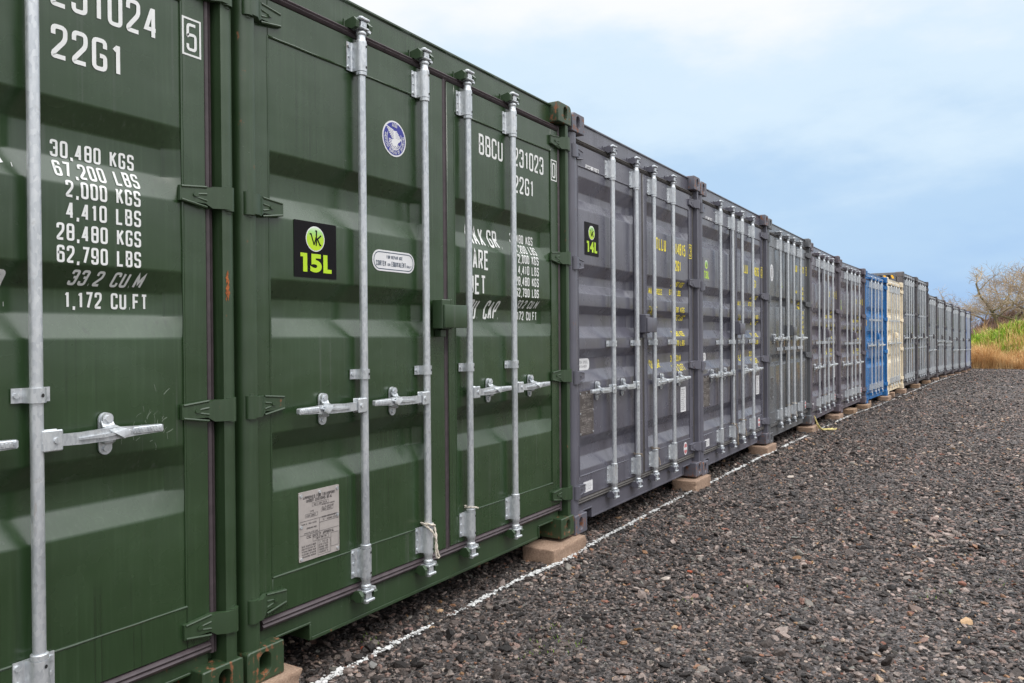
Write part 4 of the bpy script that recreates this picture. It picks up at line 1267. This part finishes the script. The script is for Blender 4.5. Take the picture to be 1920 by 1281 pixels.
def loop_at(n, bar, zt, zbot, r, mat, label, side=1, twist=True):
    k, root, drs = roots[n]
    base = root.location; x = BARX[bar]
    w = lambda a, y, z: (base.x + x + a, base.y + y, base.z + z)
    ring = [w(.030 * math.cos(t), YB + .030 * math.sin(t), zt - .010 * math.cos(t)) for t in [PI * .9 + i * PI / 4 for i in range(9)]]
    tail = [w(-.018, YB - .032, zt - .02), w(.004, YB - .036, zt - .055), w(.016, YB - .034, (zt + zbot) / 2), w(.024 * side, YB - .034, zbot + .03), w(.036 * side, YB - .034, zbot + .008), w(.030 * side, YB - .030, zbot), w(.018 * side, YB - .030, zbot + .02), w(.014, YB - .032, (zt + zbot) / 2), w(.022, YB - .030, zt - .06), w(.032, YB - .012, zt - .02), w(.030, YB, zt)]
    rope_tube(ring + tail, r, 'rope_loop', mat, label, 'rope loops tied to the locking bars')
loop_at(1, 1, .352, .195, .0050, 'rope', 'white cotton rope loop hanging on the second bar of the 15L container')
def ring_only(n, bar, zt, r, mat, label, drop=.05):
    k, root, drs = roots[n]
    base = root.location; x = BARX[bar]
    pts = [(base.x + x + .029 * math.cos(t), base.y + YB + .029 * math.sin(t), base.z + zt - .006 * math.sin(t * 1.3)) for t in [PI * .6 + i * PI / 6 for i in range(13)]]
    pts += [(base.x + x + .034, base.y + YB - .012, base.z + zt - drop * .6), (base.x + x + .030, base.y + YB - .022, base.z + zt - drop)]
    rope_tube(pts, r, 'rope_loop', mat, label, 'rope loops tied to the locking bars')
ring_only(1, 2, .366, .0032, 'rope', 'thin rope ring round the third bar of the 15L container', .01)
ring_only(2, 1, .366, .0030, 'dark_rope', 'thin dirty rope ring round the second bar of the 14L container', .02)
ring_only(2, 2, .364, .0036, 'dark_rope', 'dirty rope loop round the third bar of the 14L container', .13)
loop_at(3, 1, .354, .150, .0034, 'dark_rope', 'long brown rope loop on the second bar of the 13L container')
ring_only(3, 2, .364, .0036, 'dark_rope', 'brown rope loop on the third bar of the 13L container', .16)
ring_only(4, 1, .364, .0036, 'dark_rope', 'rope loop on the second bar of the slate container', .16)
ring_only(4, 2, .364, .0036, 'rope', 'pale rope loop on the third bar of the slate container', .18)
ring_only(5, 1, .364, .0034, 'dark_rope', 'rope loop on the second bar of the plum container beyond slate', .14)
# frayed yellow rope trailing from the slate container's corner on to the gravel
bx = J(4)
bm = bmesh.new(); rg = random.Random(4)
for s in range(9):
    o1 = Vector((rg.uniform(-.02, .02), rg.uniform(-.015, .01), rg.uniform(-.01, .01)))
    ex = rg.uniform(-.06, .12)
    g0 = gz(bx)
    P = [Vector((bx - .02, -.004, .05)), Vector((bx - .01, -.035, -.03)), Vector((bx + .0, -.05, g0 + .09)) + o1, Vector((bx + .03, -.09, g0 + .035)) + o1, Vector((bx + .12 + ex * .4, -.14, g0 + .022)) + o1 * .8, Vector((bx + .22 + ex, -.19 + o1.y * 2, g0 + .016)), Vector((bx + .30 + ex, -.20 + o1.y * 4, g0 + .014))]
    Q = []
    for i in range(len(P) - 1):
        a, b, c, d = P[max(i - 1, 0)], P[i], P[i + 1], P[min(i + 2, len(P) - 1)]
        for q in range(4):
            t = q / 4
            Q.append(.5 * ((2 * b) + (c - a) * t + (2 * a - 5 * b + 4 * c - d) * t * t + (3 * b - a - 3 * c + d) * t ** 3) + Vector((rg.uniform(-.004, .004), rg.uniform(-.004, .004), rg.uniform(-.003, .003))))
    tube(bm, Q, .0055, 6)
o = link_obj('frayed_rope', finish(bm, 'frayed_rope', 60), None, MAT['yellow_rope'])
tag(o, 'frayed yellow rope trailing from the slate container corner on to the gravel', 'rope')

# ------------------------------------------------------------------ ground
m = NT('gravel_bed')
tcg = m.n('ShaderNodeTexCoord').outputs['Object']
v1 = m.n('ShaderNodeTexVoronoi', {'Vector': tcg, 'Scale': 58.0, 'Randomness': 1.0})
v2 = m.n('ShaderNodeTexVoronoi', {'Vector': tcg, 'Scale': 140.0, 'Randomness': 1.0})
bw1 = m.n('ShaderNodeSeparateColor', {0: v1.outputs['Color']}).outputs[0]
bw2 = m.n('ShaderNodeSeparateColor', {0: v2.outputs['Color']}).outputs[1]
stops = [(0.0, (.015, .013, .012)), (.35, (.036, .031, .030)), (.6, (.080, .069, .066)), (.8, (.15, .132, .127)), (.9, (.27, .24, .23)), (.95, (.22, .13, .10)), (1.0, (.46, .42, .40))]
c = m.mix(.45, m.ramp(bw1, stops), m.ramp(bw2, stops))
pat = m.noise(tcg, .9, 4, .6)
c = m.mix(m.mapr(pat, .35, .7, 0, .30), c, (.07, .062, .060))
# away from the yard the land is rough grass
sx = m.n('ShaderNodeSeparateXYZ', {0: tcg})
far = m.math('MAXIMUM', m.mapr(sx.outputs[0], 45.5, 47, 0, 1), m.math('MAXIMUM', m.mapr(sx.outputs[1], 8.5, 11, 0, 1), m.mapr(sx.outputs[1], -24, -30, 0, 1)))
c = m.mix(far, c, (.095, .105, .035))
m.set('Base Color', c); m.set('Roughness', .82)
hh = m.math('ADD', m.mapr(v1.outputs['Distance'], 0, .6, 1, 0), m.math('MULTIPLY', m.mapr(v2.outputs['Distance'], 0, .6, 1, 0), .4))
m.set('Normal', m.bump(hh, .9, .012))
MAT['gravel_bed'] = m.m
bm = bmesh.new()
xs = [a for a, b in GP]
ys = [-400, -30, -8, -3, 0, 4, 9, 30, 400]
rows = [[bm.verts.new((x, y, gz(x))) for y in ys] for x in xs]
for a, b in zip(rows, rows[1:]):
    for i in range(len(ys) - 1): bm.faces.new((a[i], b[i], b[i + 1], a[i + 1]))
g = link_obj('ground', finish(bm, 'ground', 0), None, MAT['gravel_bed'])
tag(g, kind='structure')

# ------------------------------------------------------------------ scattered stones (instanced: nobody could count them)
def stone_mat(name, stops):
    m = NT(name)
    oi = m.n('ShaderNodeObjectInfo')
    c = m.ramp(oi.outputs['Random'], stops)
    loc = m.n('ShaderNodeMapping', {0: oi.outputs['Location'], 'Scale': (0.55, 1.6, 1.0)}).outputs[0]
    damp = m.noise(loc, 1.3, 4, 0.65)
    c = m.mix(m.mapr(damp, 0.40, 0.60, 0.0, 1.0), m.mix(1.0, c, (0.66, 0.63, 0.62), 'MULTIPLY'), c)
    c = m.mix(1.0, c, (1.03, 0.965, 0.92), 'MULTIPLY')
    v = m.n('ShaderNodeTexCoord').outputs['Object']
    c = m.mix(m.mapr(m.noise(v, 3.2, 4, .7), .3, .7, 0, 1), m.mix(1.0, c, (.62, .62, .62), 'MULTIPLY'), m.mix(1.0, c, (1.25, 1.25, 1.25), 'MULTIPLY'))
    m.set('Base Color', c); m.set('Roughness', m.mapr(damp, 0.4, 0.6, .42, .72))
    m.set('Normal', m.bump(m.noise(v, 9, 4, .7), .35, .1))
    return m.m
MAT['stone'] = stone_mat('crushed_stone', [(0.0, (.012, .0095, .009)), (.28, (.028, .023, .0215)), (.50, (.074, .062, .057)), (.64, (.155, .129, .119)), (.77, (.32, .272, .252)), (.82, (.20, .215, .20)), (.875, (.25, .165, .14)), (.925, (.46, .41, .385)), (.965, (.26, .115, .080)), (.985, (.42, .27, .14)), (1.0, (.62, .58, .54))])
def stone_mesh(seed, flat):
    rg = random.Random(seed)
    bm = bmesh.new()
    bmesh.ops.create_icosphere(bm, subdivisions=2 if seed % 2 else 1, radius=.5)
    off = Vector((rg.uniform(0, 99), rg.uniform(0, 99), rg.uniform(0, 99)))
    ax = Vector((1.0, rg.uniform(.62, .95), flat))
    planes = [(Vector((rg.gauss(0, 1), rg.gauss(0, 1), rg.gauss(0, 1))).normalized(), rg.uniform(.20, .37)) for _ in range(8)]
    for v in bm.verts:
        for nn, dd in planes:       # knock flat facets off it
            t = v.co.dot(nn)
            if t > dd: v.co -= nn * (t - dd)
        v.co += v.co.normalized() * .05 * noise.noise(v.co * 3 + off)
        v.co = Vector((v.co.x * ax.x, v.co.y * ax.y, v.co.z * ax.z)) * 1.3
    return finish(bm, 'stone', 16)
stones = bpy.data.collections.new('stone_shapes')
for s in range(8):
    me = stone_mesh(s, .42 + .07 * (s % 5))
    me.materials.append(MAT['stone'])
    stones.objects.link(bpy.data.objects.new('stone_shape', me))
def scatter_group(coll):
    ng = bpy.data.node_groups.new('scatter_' + coll.name, 'GeometryNodeTree')
    ng.interface.new_socket('Geometry', in_out='INPUT', socket_type='NodeSocketGeometry')
    ng.interface.new_socket('Geometry', in_out='OUTPUT', socket_type='NodeSocketGeometry')
    gi = ng.nodes.new('NodeGroupInput'); go = ng.nodes.new('NodeGroupOutput')
    ci = ng.nodes.new('GeometryNodeCollectionInfo')
    ci.inputs['Collection'].default_value = coll
    ci.inputs['Separate Children'].default_value = True
    ci.inputs['Reset Children'].default_value = True
    ip = ng.nodes.new('GeometryNodeInstanceOnPoints')
    ip.inputs['Pick Instance'].default_value = True
    def at(nm, ty):
        n = ng.nodes.new('GeometryNodeInputNamedAttribute'); n.data_type = ty
        n.inputs['Name'].default_value = nm
        return n.outputs['Attribute']
    L = ng.links.new
    L(gi.outputs[0], ip.inputs['Points']); L(ci.outputs[0], ip.inputs['Instance'])
    L(at('idx', 'INT'), ip.inputs['Instance Index'])
    e2r = ng.nodes.new('FunctionNodeEulerToRotation')
    L(at('rot', 'FLOAT_VECTOR'), e2r.inputs[0]); L(e2r.outputs[0], ip.inputs['Rotation'])
    L(at('scl', 'FLOAT_VECTOR'), ip.inputs['Scale'])
    L(ip.outputs[0], go.inputs[0])
    return ng
def scatter(name, coll, pts, rots, scls, idx):
    me = bpy.data.meshes.new(name)
    me.vertices.add(len(pts))
    me.vertices.foreach_set('co', [c for p in pts for c in p])
    for nm, ty, data in (('rot', 'FLOAT_VECTOR', rots), ('scl', 'FLOAT_VECTOR', scls)):
        a = me.attributes.new(nm, ty, 'POINT'); a.data.foreach_set('vector', [c for p in data for c in p])
    a = me.attributes.new('idx', 'INT', 'POINT'); a.data.foreach_set('value', idx)
    o = bpy.data.objects.new(name, me); COL.objects.link(o)
    md = o.modifiers.new('scatter', 'NODES'); md.node_group = scatter_group(coll)
    return o
rg = random.Random(21)
pts, rots, scls, idx = [], [], [], []
def strew(x0, x1, y0, y1, dens, med, sig, cap):
    for _ in range(int((x1 - x0) * (y1 - y0) * dens)):
        x, y = rg.uniform(x0, x1), rg.uniform(y0, y1)
        # patches of finer and coarser stone
        f = noise.noise(Vector((x * .9, y * .9, 3.1)))
        d = min(cap, med * math.exp(rg.gauss(0, sig)) * (1 + .35 * f))
        pts.append((x, y, gz(x) + d * rg.uniform(-.02, .22)))
        rots.append((rg.gauss(0, .30), rg.gauss(0, .30), rg.uniform(0, 6.28)))
        s = d * rg.uniform(.85, 1.2)
        scls.append((s, s * rg.uniform(.8, 1.1), s * rg.uniform(.75, 1.2))); idx.append(rg.randrange(8))
strew(-1.2, 4.2, -4.2, 1.2, 4200, .0135, .48, .058)
strew(4.2, 9.0, -4.2, 0.8, 2400, .0165, .46, .06)
strew(9.0, 18.0, -4.0, 0.5, 900, .021, .42, .065)
strew(18.0, 44.5, -5.0, 0.0, 190, .029, .45, .08)
o = scatter('gravel', stones, pts, rots, scls, idx)
tag(o, kind='stuff')
# a few larger loose stones one can pick out
MAT['tan_stone'] = simple('tan_stone', (.50, .33, .19), .8, .2, 20, 0, .5, 60)
MAT['red_stone'] = simple('red_stone', (.42, .10, .05), .8, .25, 20, 0, .5, 60)
MAT['pink_stone'] = simple('pink_stone', (.27, .17, .15), .8, .2, 20, 0, .5, 60)
MAT['grey_stone'] = simple('grey_stone', (.24, .235, .225), .8, .2, 20, 0, .5, 60)

def loose_stone(x, y, s, mat, label, seed):
    me = stone_mesh(seed, .55)
    o = link_obj('loose_stone', me, None, MAT[mat])
    o.location = (x, y, gz(x) + s * .20); o.scale = (s, s * .85, s); o.rotation_euler = (.1, -.08, seed * 1.3)
    tag(o, label, 'stone', 'larger loose stones on the gravel')
for x_, y_, s_, m_, l_, q_ in (
    (2.244, -2.069, .062, 'tan_stone', 'large pale tan stone on the gravel near the bottom right corner', 21),
    (2.349, -.754, .040, 'red_stone', 'small bright red stone on the gravel in front of the block at the green container', 22),
    (.637, .063, .030, 'red_stone', 'red brick chip beside the white line, near the first block', 23),
    (.894, .032, .050, 'pink_stone', 'pinkish stone lying just behind the white line under the green sill', 24),
    (.534, -.083, .052, 'grey_stone', 'flat grey stone lying right against the front edge of the white line', 25),
    (1.16, .056, .034, 'tan_stone', 'small orange tan stone between the white line and the green sill', 26)):
    loose_stone(x_, y_, s_, m_, l_, q_)
# ------------------------------------------------------------------ sprayed white line: paint caught on the stones
MAT['line_paint'] = simple('white_line_paint', (.66, .66, .65), .7, .18, 60, 0, .6, 120)
def line_y(x):
    t = [(-2, 0.0), (0.32, -.013), (1.0, -.022), (1.6, -.022), (2.1, -.060), (2.8, -.030), (3.6, -.012), (4.5, -.004), (5.3, .004), (6.7, -.006), (7.9, -.02), (9, -.03), (11, -.03), (13, -.05), (15, -.16), (18, -.30), (22, -.47), (26, -.64), (32, -.92), (40, -1.4)]
    for (a, b), (c, d) in zip(t, t[1:]):
        if a <= x <= c: return b + (d - b) * (x - a) / (c - a)
    return t[-1][1]
bm = bmesh.new()
rl = random.Random(8)
ico = []
tb = bmesh.new(); bmesh.ops.create_icosphere(tb, subdivisions=1, radius=.5)
tb.verts.ensure_lookup_table()
IV = [v.co.copy() for v in tb.verts]; IF = [[v.index for v in f.verts] for f in tb.faces]; tb.free()
def blob(bm, p, s, rot):
    R = Matrix.Rotation(rot, 3, 'Z') @ Matrix.Rotation(rl.gauss(0, .3), 3, 'X')
    vs = []
    for co in IV:
        q = R @ Vector((co.x * s[0], co.y * s[1], co.z * s[2]))
        vs.append(bm.verts.new(p + q * (1 + .22 * noise.noise(co * 4 + p * 50))))
    for f in IF: bm.faces.new([vs[i] for i in f])
x = -1.0
while x < 34:
    step = .0011 if x < 4 else (.0030 if x < 9 else .007)
    x += step
    cov = noise.noise(Vector((x * 2.3, 5.0, 0))) + .55 * noise.noise(Vector((x * 9, 1.0, 0)))
    cov -= .16 if x > 9 else .02
    wid = .0085 + .007 * noise.noise(Vector((x * 3, 9, 2)))
    if rl.random() > .50 + 1.15 * cov: continue
    y = line_y(x) + .018 * noise.noise(Vector((x * 1.4, 0, 7))) + rl.gauss(0, wid)
    d = (.0085 if x < 5 else .014) * math.exp(rl.gauss(0, .42))
    blob(bm, Vector((x, y, gz(x) + .006 + rl.uniform(0, .009))), (d * 1.3, d, d * .45), rl.uniform(0, 6.28))
o = link_obj('painted_line', finish(bm, 'painted_line', 0, False), None, MAT['line_paint'])
tag(o, kind='structure')
# moss and weed sprigs between the stones
MAT['moss'] = simple('moss', (.12, .20, .02), .9, .4, 40)
bm = bmesh.new()
for cx, cy, n, r in ((1.02, -.55, 26, .05), (1.12, -.62, 30, .06), (1.25, -.50, 16, .04), (.72, .10, 18, .04), (.95, -.60, 14, .04), (2.6, -1.9, 14, .05), (3.0, -2.2, 12, .05), (2.2, -1.1, 10, .05), (1.9, -.9, 10, .04)):
    for _ in range(n):
        p = Vector((cx + rl.gauss(0, r), cy + rl.gauss(0, r), gz(cx) + .006))
        a = rl.uniform(0, 6.28); l = rl.uniform(.006, .016); w = .0022
        t = Vector((math.cos(a), math.sin(a), 0)); s = Vector((-t.y, t.x, 0)) * w
        bm.faces.new([bm.verts.new(q) for q in (p - s, p + s, p + t * l * .7 + Vector((0, 0, l)))])
o = link_obj('moss', finish(bm, 'moss', 0, False), None, MAT['moss'])
tag(o, kind='stuff')

# ------------------------------------------------------------------ grass bank at the end of the yard
def bank_z(x, y):
    base = gz(min(x, 44))
    t = (x - 44.0 - .5 * noise.noise(Vector((y * .35, 0, 1)))) / 6.5
    t = max(0, min(1, t))
    top = 1.95 - .40 * max(0, min(3.5, y + 3.2)) + .12 * max(0, min(6, -y - 3.2)) * .4
    top = max(.9, top) + .42 * noise.noise(Vector((x * .42, y * .42, 4)))
    s = t * t * (3 - 2 * t)
    h = base + top * s
    if x > 50.5: h += (x - 50.5) * .06
    h += .12 * noise.noise(Vector((x * .9, y * .9, 2))) * min(1, t * 3)
    return h
m = NT('bank_soil_and_grass')
v = m.n('ShaderNodeTexCoord').outputs['Object']
c = m.mix(m.mapr(m.noise(v, 1.2, 4, .6), .4, .6, 0, 1), (.14, .085, .035), (.11, .15, .03))
m.set('Base Color', c); m.set('Roughness', .95)
MAT['bank'] = m.m
bm = bmesh.new()
xs = [43.6 + .5 * i for i in range(36)] + [64, 70, 80, 100]
ys = [-30, -24, -19, -15, -12] + [-10 + .5 * i for i in range(40)] + [12, 16, 22, 30]
rows = [[bm.verts.new((x, y, bank_z(x, y) - .02 if x < 62 else bank_z(62, y) - .02)) for y in ys] for x in xs]
for a, b in zip(rows, rows[1:]):
    for i in range(len(ys) - 1): bm.faces.new((a[i], b[i], b[i + 1], a[i + 1]))
o = link_obj('grass_bank', finish(bm, 'grass_bank', 60), None, MAT['bank'])
tag(o, kind='structure')
def blade_clump(seed, n, h, spread, w, lean):
    rg = random.Random(seed); bm = bmesh.new()
    for _ in range(n):
        p = Vector((rg.gauss(0, spread), rg.gauss(0, spread), 0))
        a = rg.uniform(0, 6.28); hh = h * rg.uniform(.5, 1.15); ln = lean * rg.uniform(.3, 1.3) * hh
        t = Vector((math.cos(a), math.sin(a), 0)); s = Vector((-t.y, t.x, 0)) * w
        q1 = p + t * ln * .35 + Vector((0, 0, hh * .6)); q2 = p + t * ln + Vector((0, 0, hh * (1 - .35 * lean)))
        A = [bm.verts.new(p - s), bm.verts.new(p + s)]; B = [bm.verts.new(q1 - s * .7), bm.verts.new(q1 + s * .7)]; C_ = bm.verts.new(q2)
        bm.faces.new((A[0], A[1], B[1], B[0])); bm.faces.new((B[0], B[1], C_))
    return finish(bm, 'clump', 0, False)
def blade_mat(name, stops):
    m = NT(name)
    oi = m.n('ShaderNodeObjectInfo')
    c = m.ramp(oi.outputs['Random'], stops)
    m.set('Base Color', c); m.set('Roughness', .75)
    return m.m
MAT['straw'] = blade_mat('dry_straw', [(0, (.40, .20, .07)), (.3, (.56, .33, .13)), (.6, (.70, .46, .21)), (.85, (.80, .60, .32)), (1, (.50, .23, .08))])
MAT['grass'] = blade_mat('green_grass', [(0, (.11, .20, .02)), (.4, (.25, .42, .025)), (.75, (.38, .56, .04)), (1, (.50, .53, .09))])
MAT['scrubm'] = blade_mat('bramble_stems', [(0, (.17, .10, .075)), (.5, (.33, .21, .16)), (1, (.48, .33, .25))])
def clump_coll(name, mat, args):
    c = bpy.data.collections.new(name)
    for a in args:
        me = blade_clump(*a); me.materials.append(mat)
        c.objects.link(bpy.data.objects.new(name + '_shape', me))
    return c
straw = clump_coll('straw_shapes', MAT['straw'], [(1, 26, .75, .10, .006, .5), (2, 22, .6, .10, .007, .9), (3, 24, .9, .09, .005, .35)])
grass = clump_coll('grass_shapes', MAT['grass'], [(4, 34, .22, .12, .008, .8), (5, 30, .28, .12, .008, .6), (6, 34, .18, .13, .009, 1.0)])
scrub = clump_coll('scrub_shapes', MAT['scrubm'], [(7, 26, .8, .22, .006, .7), (8, 24, .65, .25, .006, 1.1), (9, 22, .9, .18, .006, .5)])
def strew_bank(name, coll, n, x0, x1, y0, y1, keep, sc):
    rg = random.Random(hash(name) % 1000 if False else len(name) * 7)
    P, R, S, I = [], [], [], []
    for _ in range(n):
        x, y = rg.uniform(x0, x1), rg.uniform(y0, y1)
        if rg.random() > keep(x, y): continue
        s = sc * rg.uniform(.7, 1.3) * (1 + .75 * noise.noise(Vector((x * .8, y * .8, 6))))
        P.append((x, y, bank_z(x, y) - .03)); R.append((rg.gauss(0, .12), rg.gauss(0, .12), rg.uniform(0, 6.28))); S.append((s, s, s * rg.uniform(.8, 1.2))); I.append(rg.randrange(3))
    o = scatter(name, coll, P, R, S, I)
    tag(o, kind='stuff')
def greenness(x, y):
    n_ = noise.noise(Vector((x * .55, y * .55, 9))) + .4 * noise.noise(Vector((x * 1.9, y * 1.9, 3)))
    t = (x - 44) / 6.5
    return max(0, min(1, (t - .16) * 3.4 + n_ * .8))
strew_bank('straw_grass', straw, 9000, 43.9, 52, -10, 5, lambda x, y: 1 - greenness(x, y) * .93 if x < 50 else .06, 1.0)
strew_bank('green_grass', grass, 22000, 44.8, 53.0, -10, 5, lambda x, y: greenness(x, y), 1.0)
strew_bank('green_brambles', grass, 2600, 47.5, 52.0, -5.2, -1.0, lambda x, y: 1.6 * noise.noise(Vector((x * .7, y * .7, 12))) + .25, 1.75)
strew_bank('bramble_scrub', scrub, 5200, 52.2, 59, -12, 5, lambda x, y: .8 + .5 * noise.noise(Vector((x * .5, y * .5, 1))), 1.0)

# ------------------------------------------------------------------ bare trees on the bank
m = NT('bare_bark')
v = m.n('ShaderNodeTexCoord').outputs['Object']
c = m.ramp(m.noise(v, 2.2, 4, .7), [(.3, (.10, .08, .06)), (.5, (.19, .16, .10)), (.7, (.25, .24, .10))])
m.set('Base Color', c); m.set('Roughness', .9)
MAT['bark'] = m.m
m = NT('bare_twigs')
v = m.n('ShaderNodeTexCoord').outputs['Object']
c = m.ramp(m.noise(v, 1.3, 3, .6), [(.3, (.22, .17, .14)), (.5, (.40, .31, .22)), (.7, (.54, .44, .31))])
m.set('Base Color', c); m.set('Roughness', .9)
MAT['twig'] = m.m
def bare_tree(loc, height, stems, seed, label, spread=1.0, dens=1.0):
    rg = random.Random(seed)
    root = thing('bare_tree', loc)
    tag(root, label, 'tree', 'bare trees along the bank')
    trunk = bmesh.new(); limbs = []; fine = bmesh.new()
    budget = [int(9000 * dens)]
    def grow(p, d, L, r, lev):
        n = 4 if lev < 3 else 3
        pts = [p.copy()]; q = p.copy(); dd = d.copy()
        for i in range(n):
            wob = .22 if lev < 2 else .32
            dd = (dd + Vector((rg.gauss(0, wob), rg.gauss(0, wob), rg.gauss(0, wob * .7) + (.05 if lev > 0 else .02)))).normalized()
            q = q + dd * (L / n); pts.append(q.copy())
        rad = [r * (1 - .45 * i / n) for i in range(n + 1)]
        tube(trunk if lev < 2 else fine, pts, rad, 6 if lev < 2 else 3)
        if lev >= 5 or budget[0] <= 0: return
        k = (3, 4, 4, 4, 3)[lev]
        for j in range(k):
            budget[0] -= 1
            t = 1.0 if j == 0 else rg.uniform(.35, 1.0)
            i = min(n - 1, int(t * n)); bp = pts[i].lerp(pts[i + 1], t * n - i) if t < 1 else pts[-1]
            ax = Vector((rg.gauss(0, 1), rg.gauss(0, 1), rg.gauss(0, .6)))
            nd = (dd * (1.0 if j == 0 else .55) + ax.normalized() * (.45 if j == 0 else .85) * spread).normalized()
            if nd.z < -.2: nd.z *= -.3
            grow(bp, nd, L * rg.uniform(.55, .80), max(.0045, r * (.62 if j == 0 else .48)), lev + 1)
    for s in range(stems):
        a = rg.uniform(0, 6.28)
        d = Vector((.35 * math.cos(a) * (s > 0 or stems > 1), .5 * math.sin(a) * (s > 0 or stems > 1), 1)).normalized()
        grow(Vector((.08 * math.cos(a), .12 * math.sin(a), -.25)), d, height * .36, .085 * rg.uniform(.8, 1.1) * height / 4.5, 0)
    link_obj('trunk', finish(trunk, 'trunk', 60), root, MAT['bark'])
    link_obj('crown', finish(fine, 'crown', 0, False), root, MAT['twig'])
    return root
bare_tree((53.5, -2.65, bank_z(53.5, -2.65)), 6.3, 4, 5, 'largest bare tree with a forked trunk on top of the bank', 1.2, 1.0)
bare_tree((57.0, -1.15, bank_z(57, -1.15)), 5.0, 2, 8, 'bare tree with a bent trunk, just past the end container', 1.3, 0.9)
bare_tree((56.0, -.1, bank_z(56, -.1)), 4.2, 3, 17, 'bare bushy tree half hidden behind the end containers', 1.35, 0.9)
bare_tree((55.0, -3.75, bank_z(55, -3.75)), 5.4, 2, 12, 'bare tree cut off by the right edge of the photo', 1.0)
bare_tree((59.5, -2.0, bank_z(59.5, -2.0)), 5.6, 3, 23, 'thin bare tree standing behind and between the other trees', 1.1)
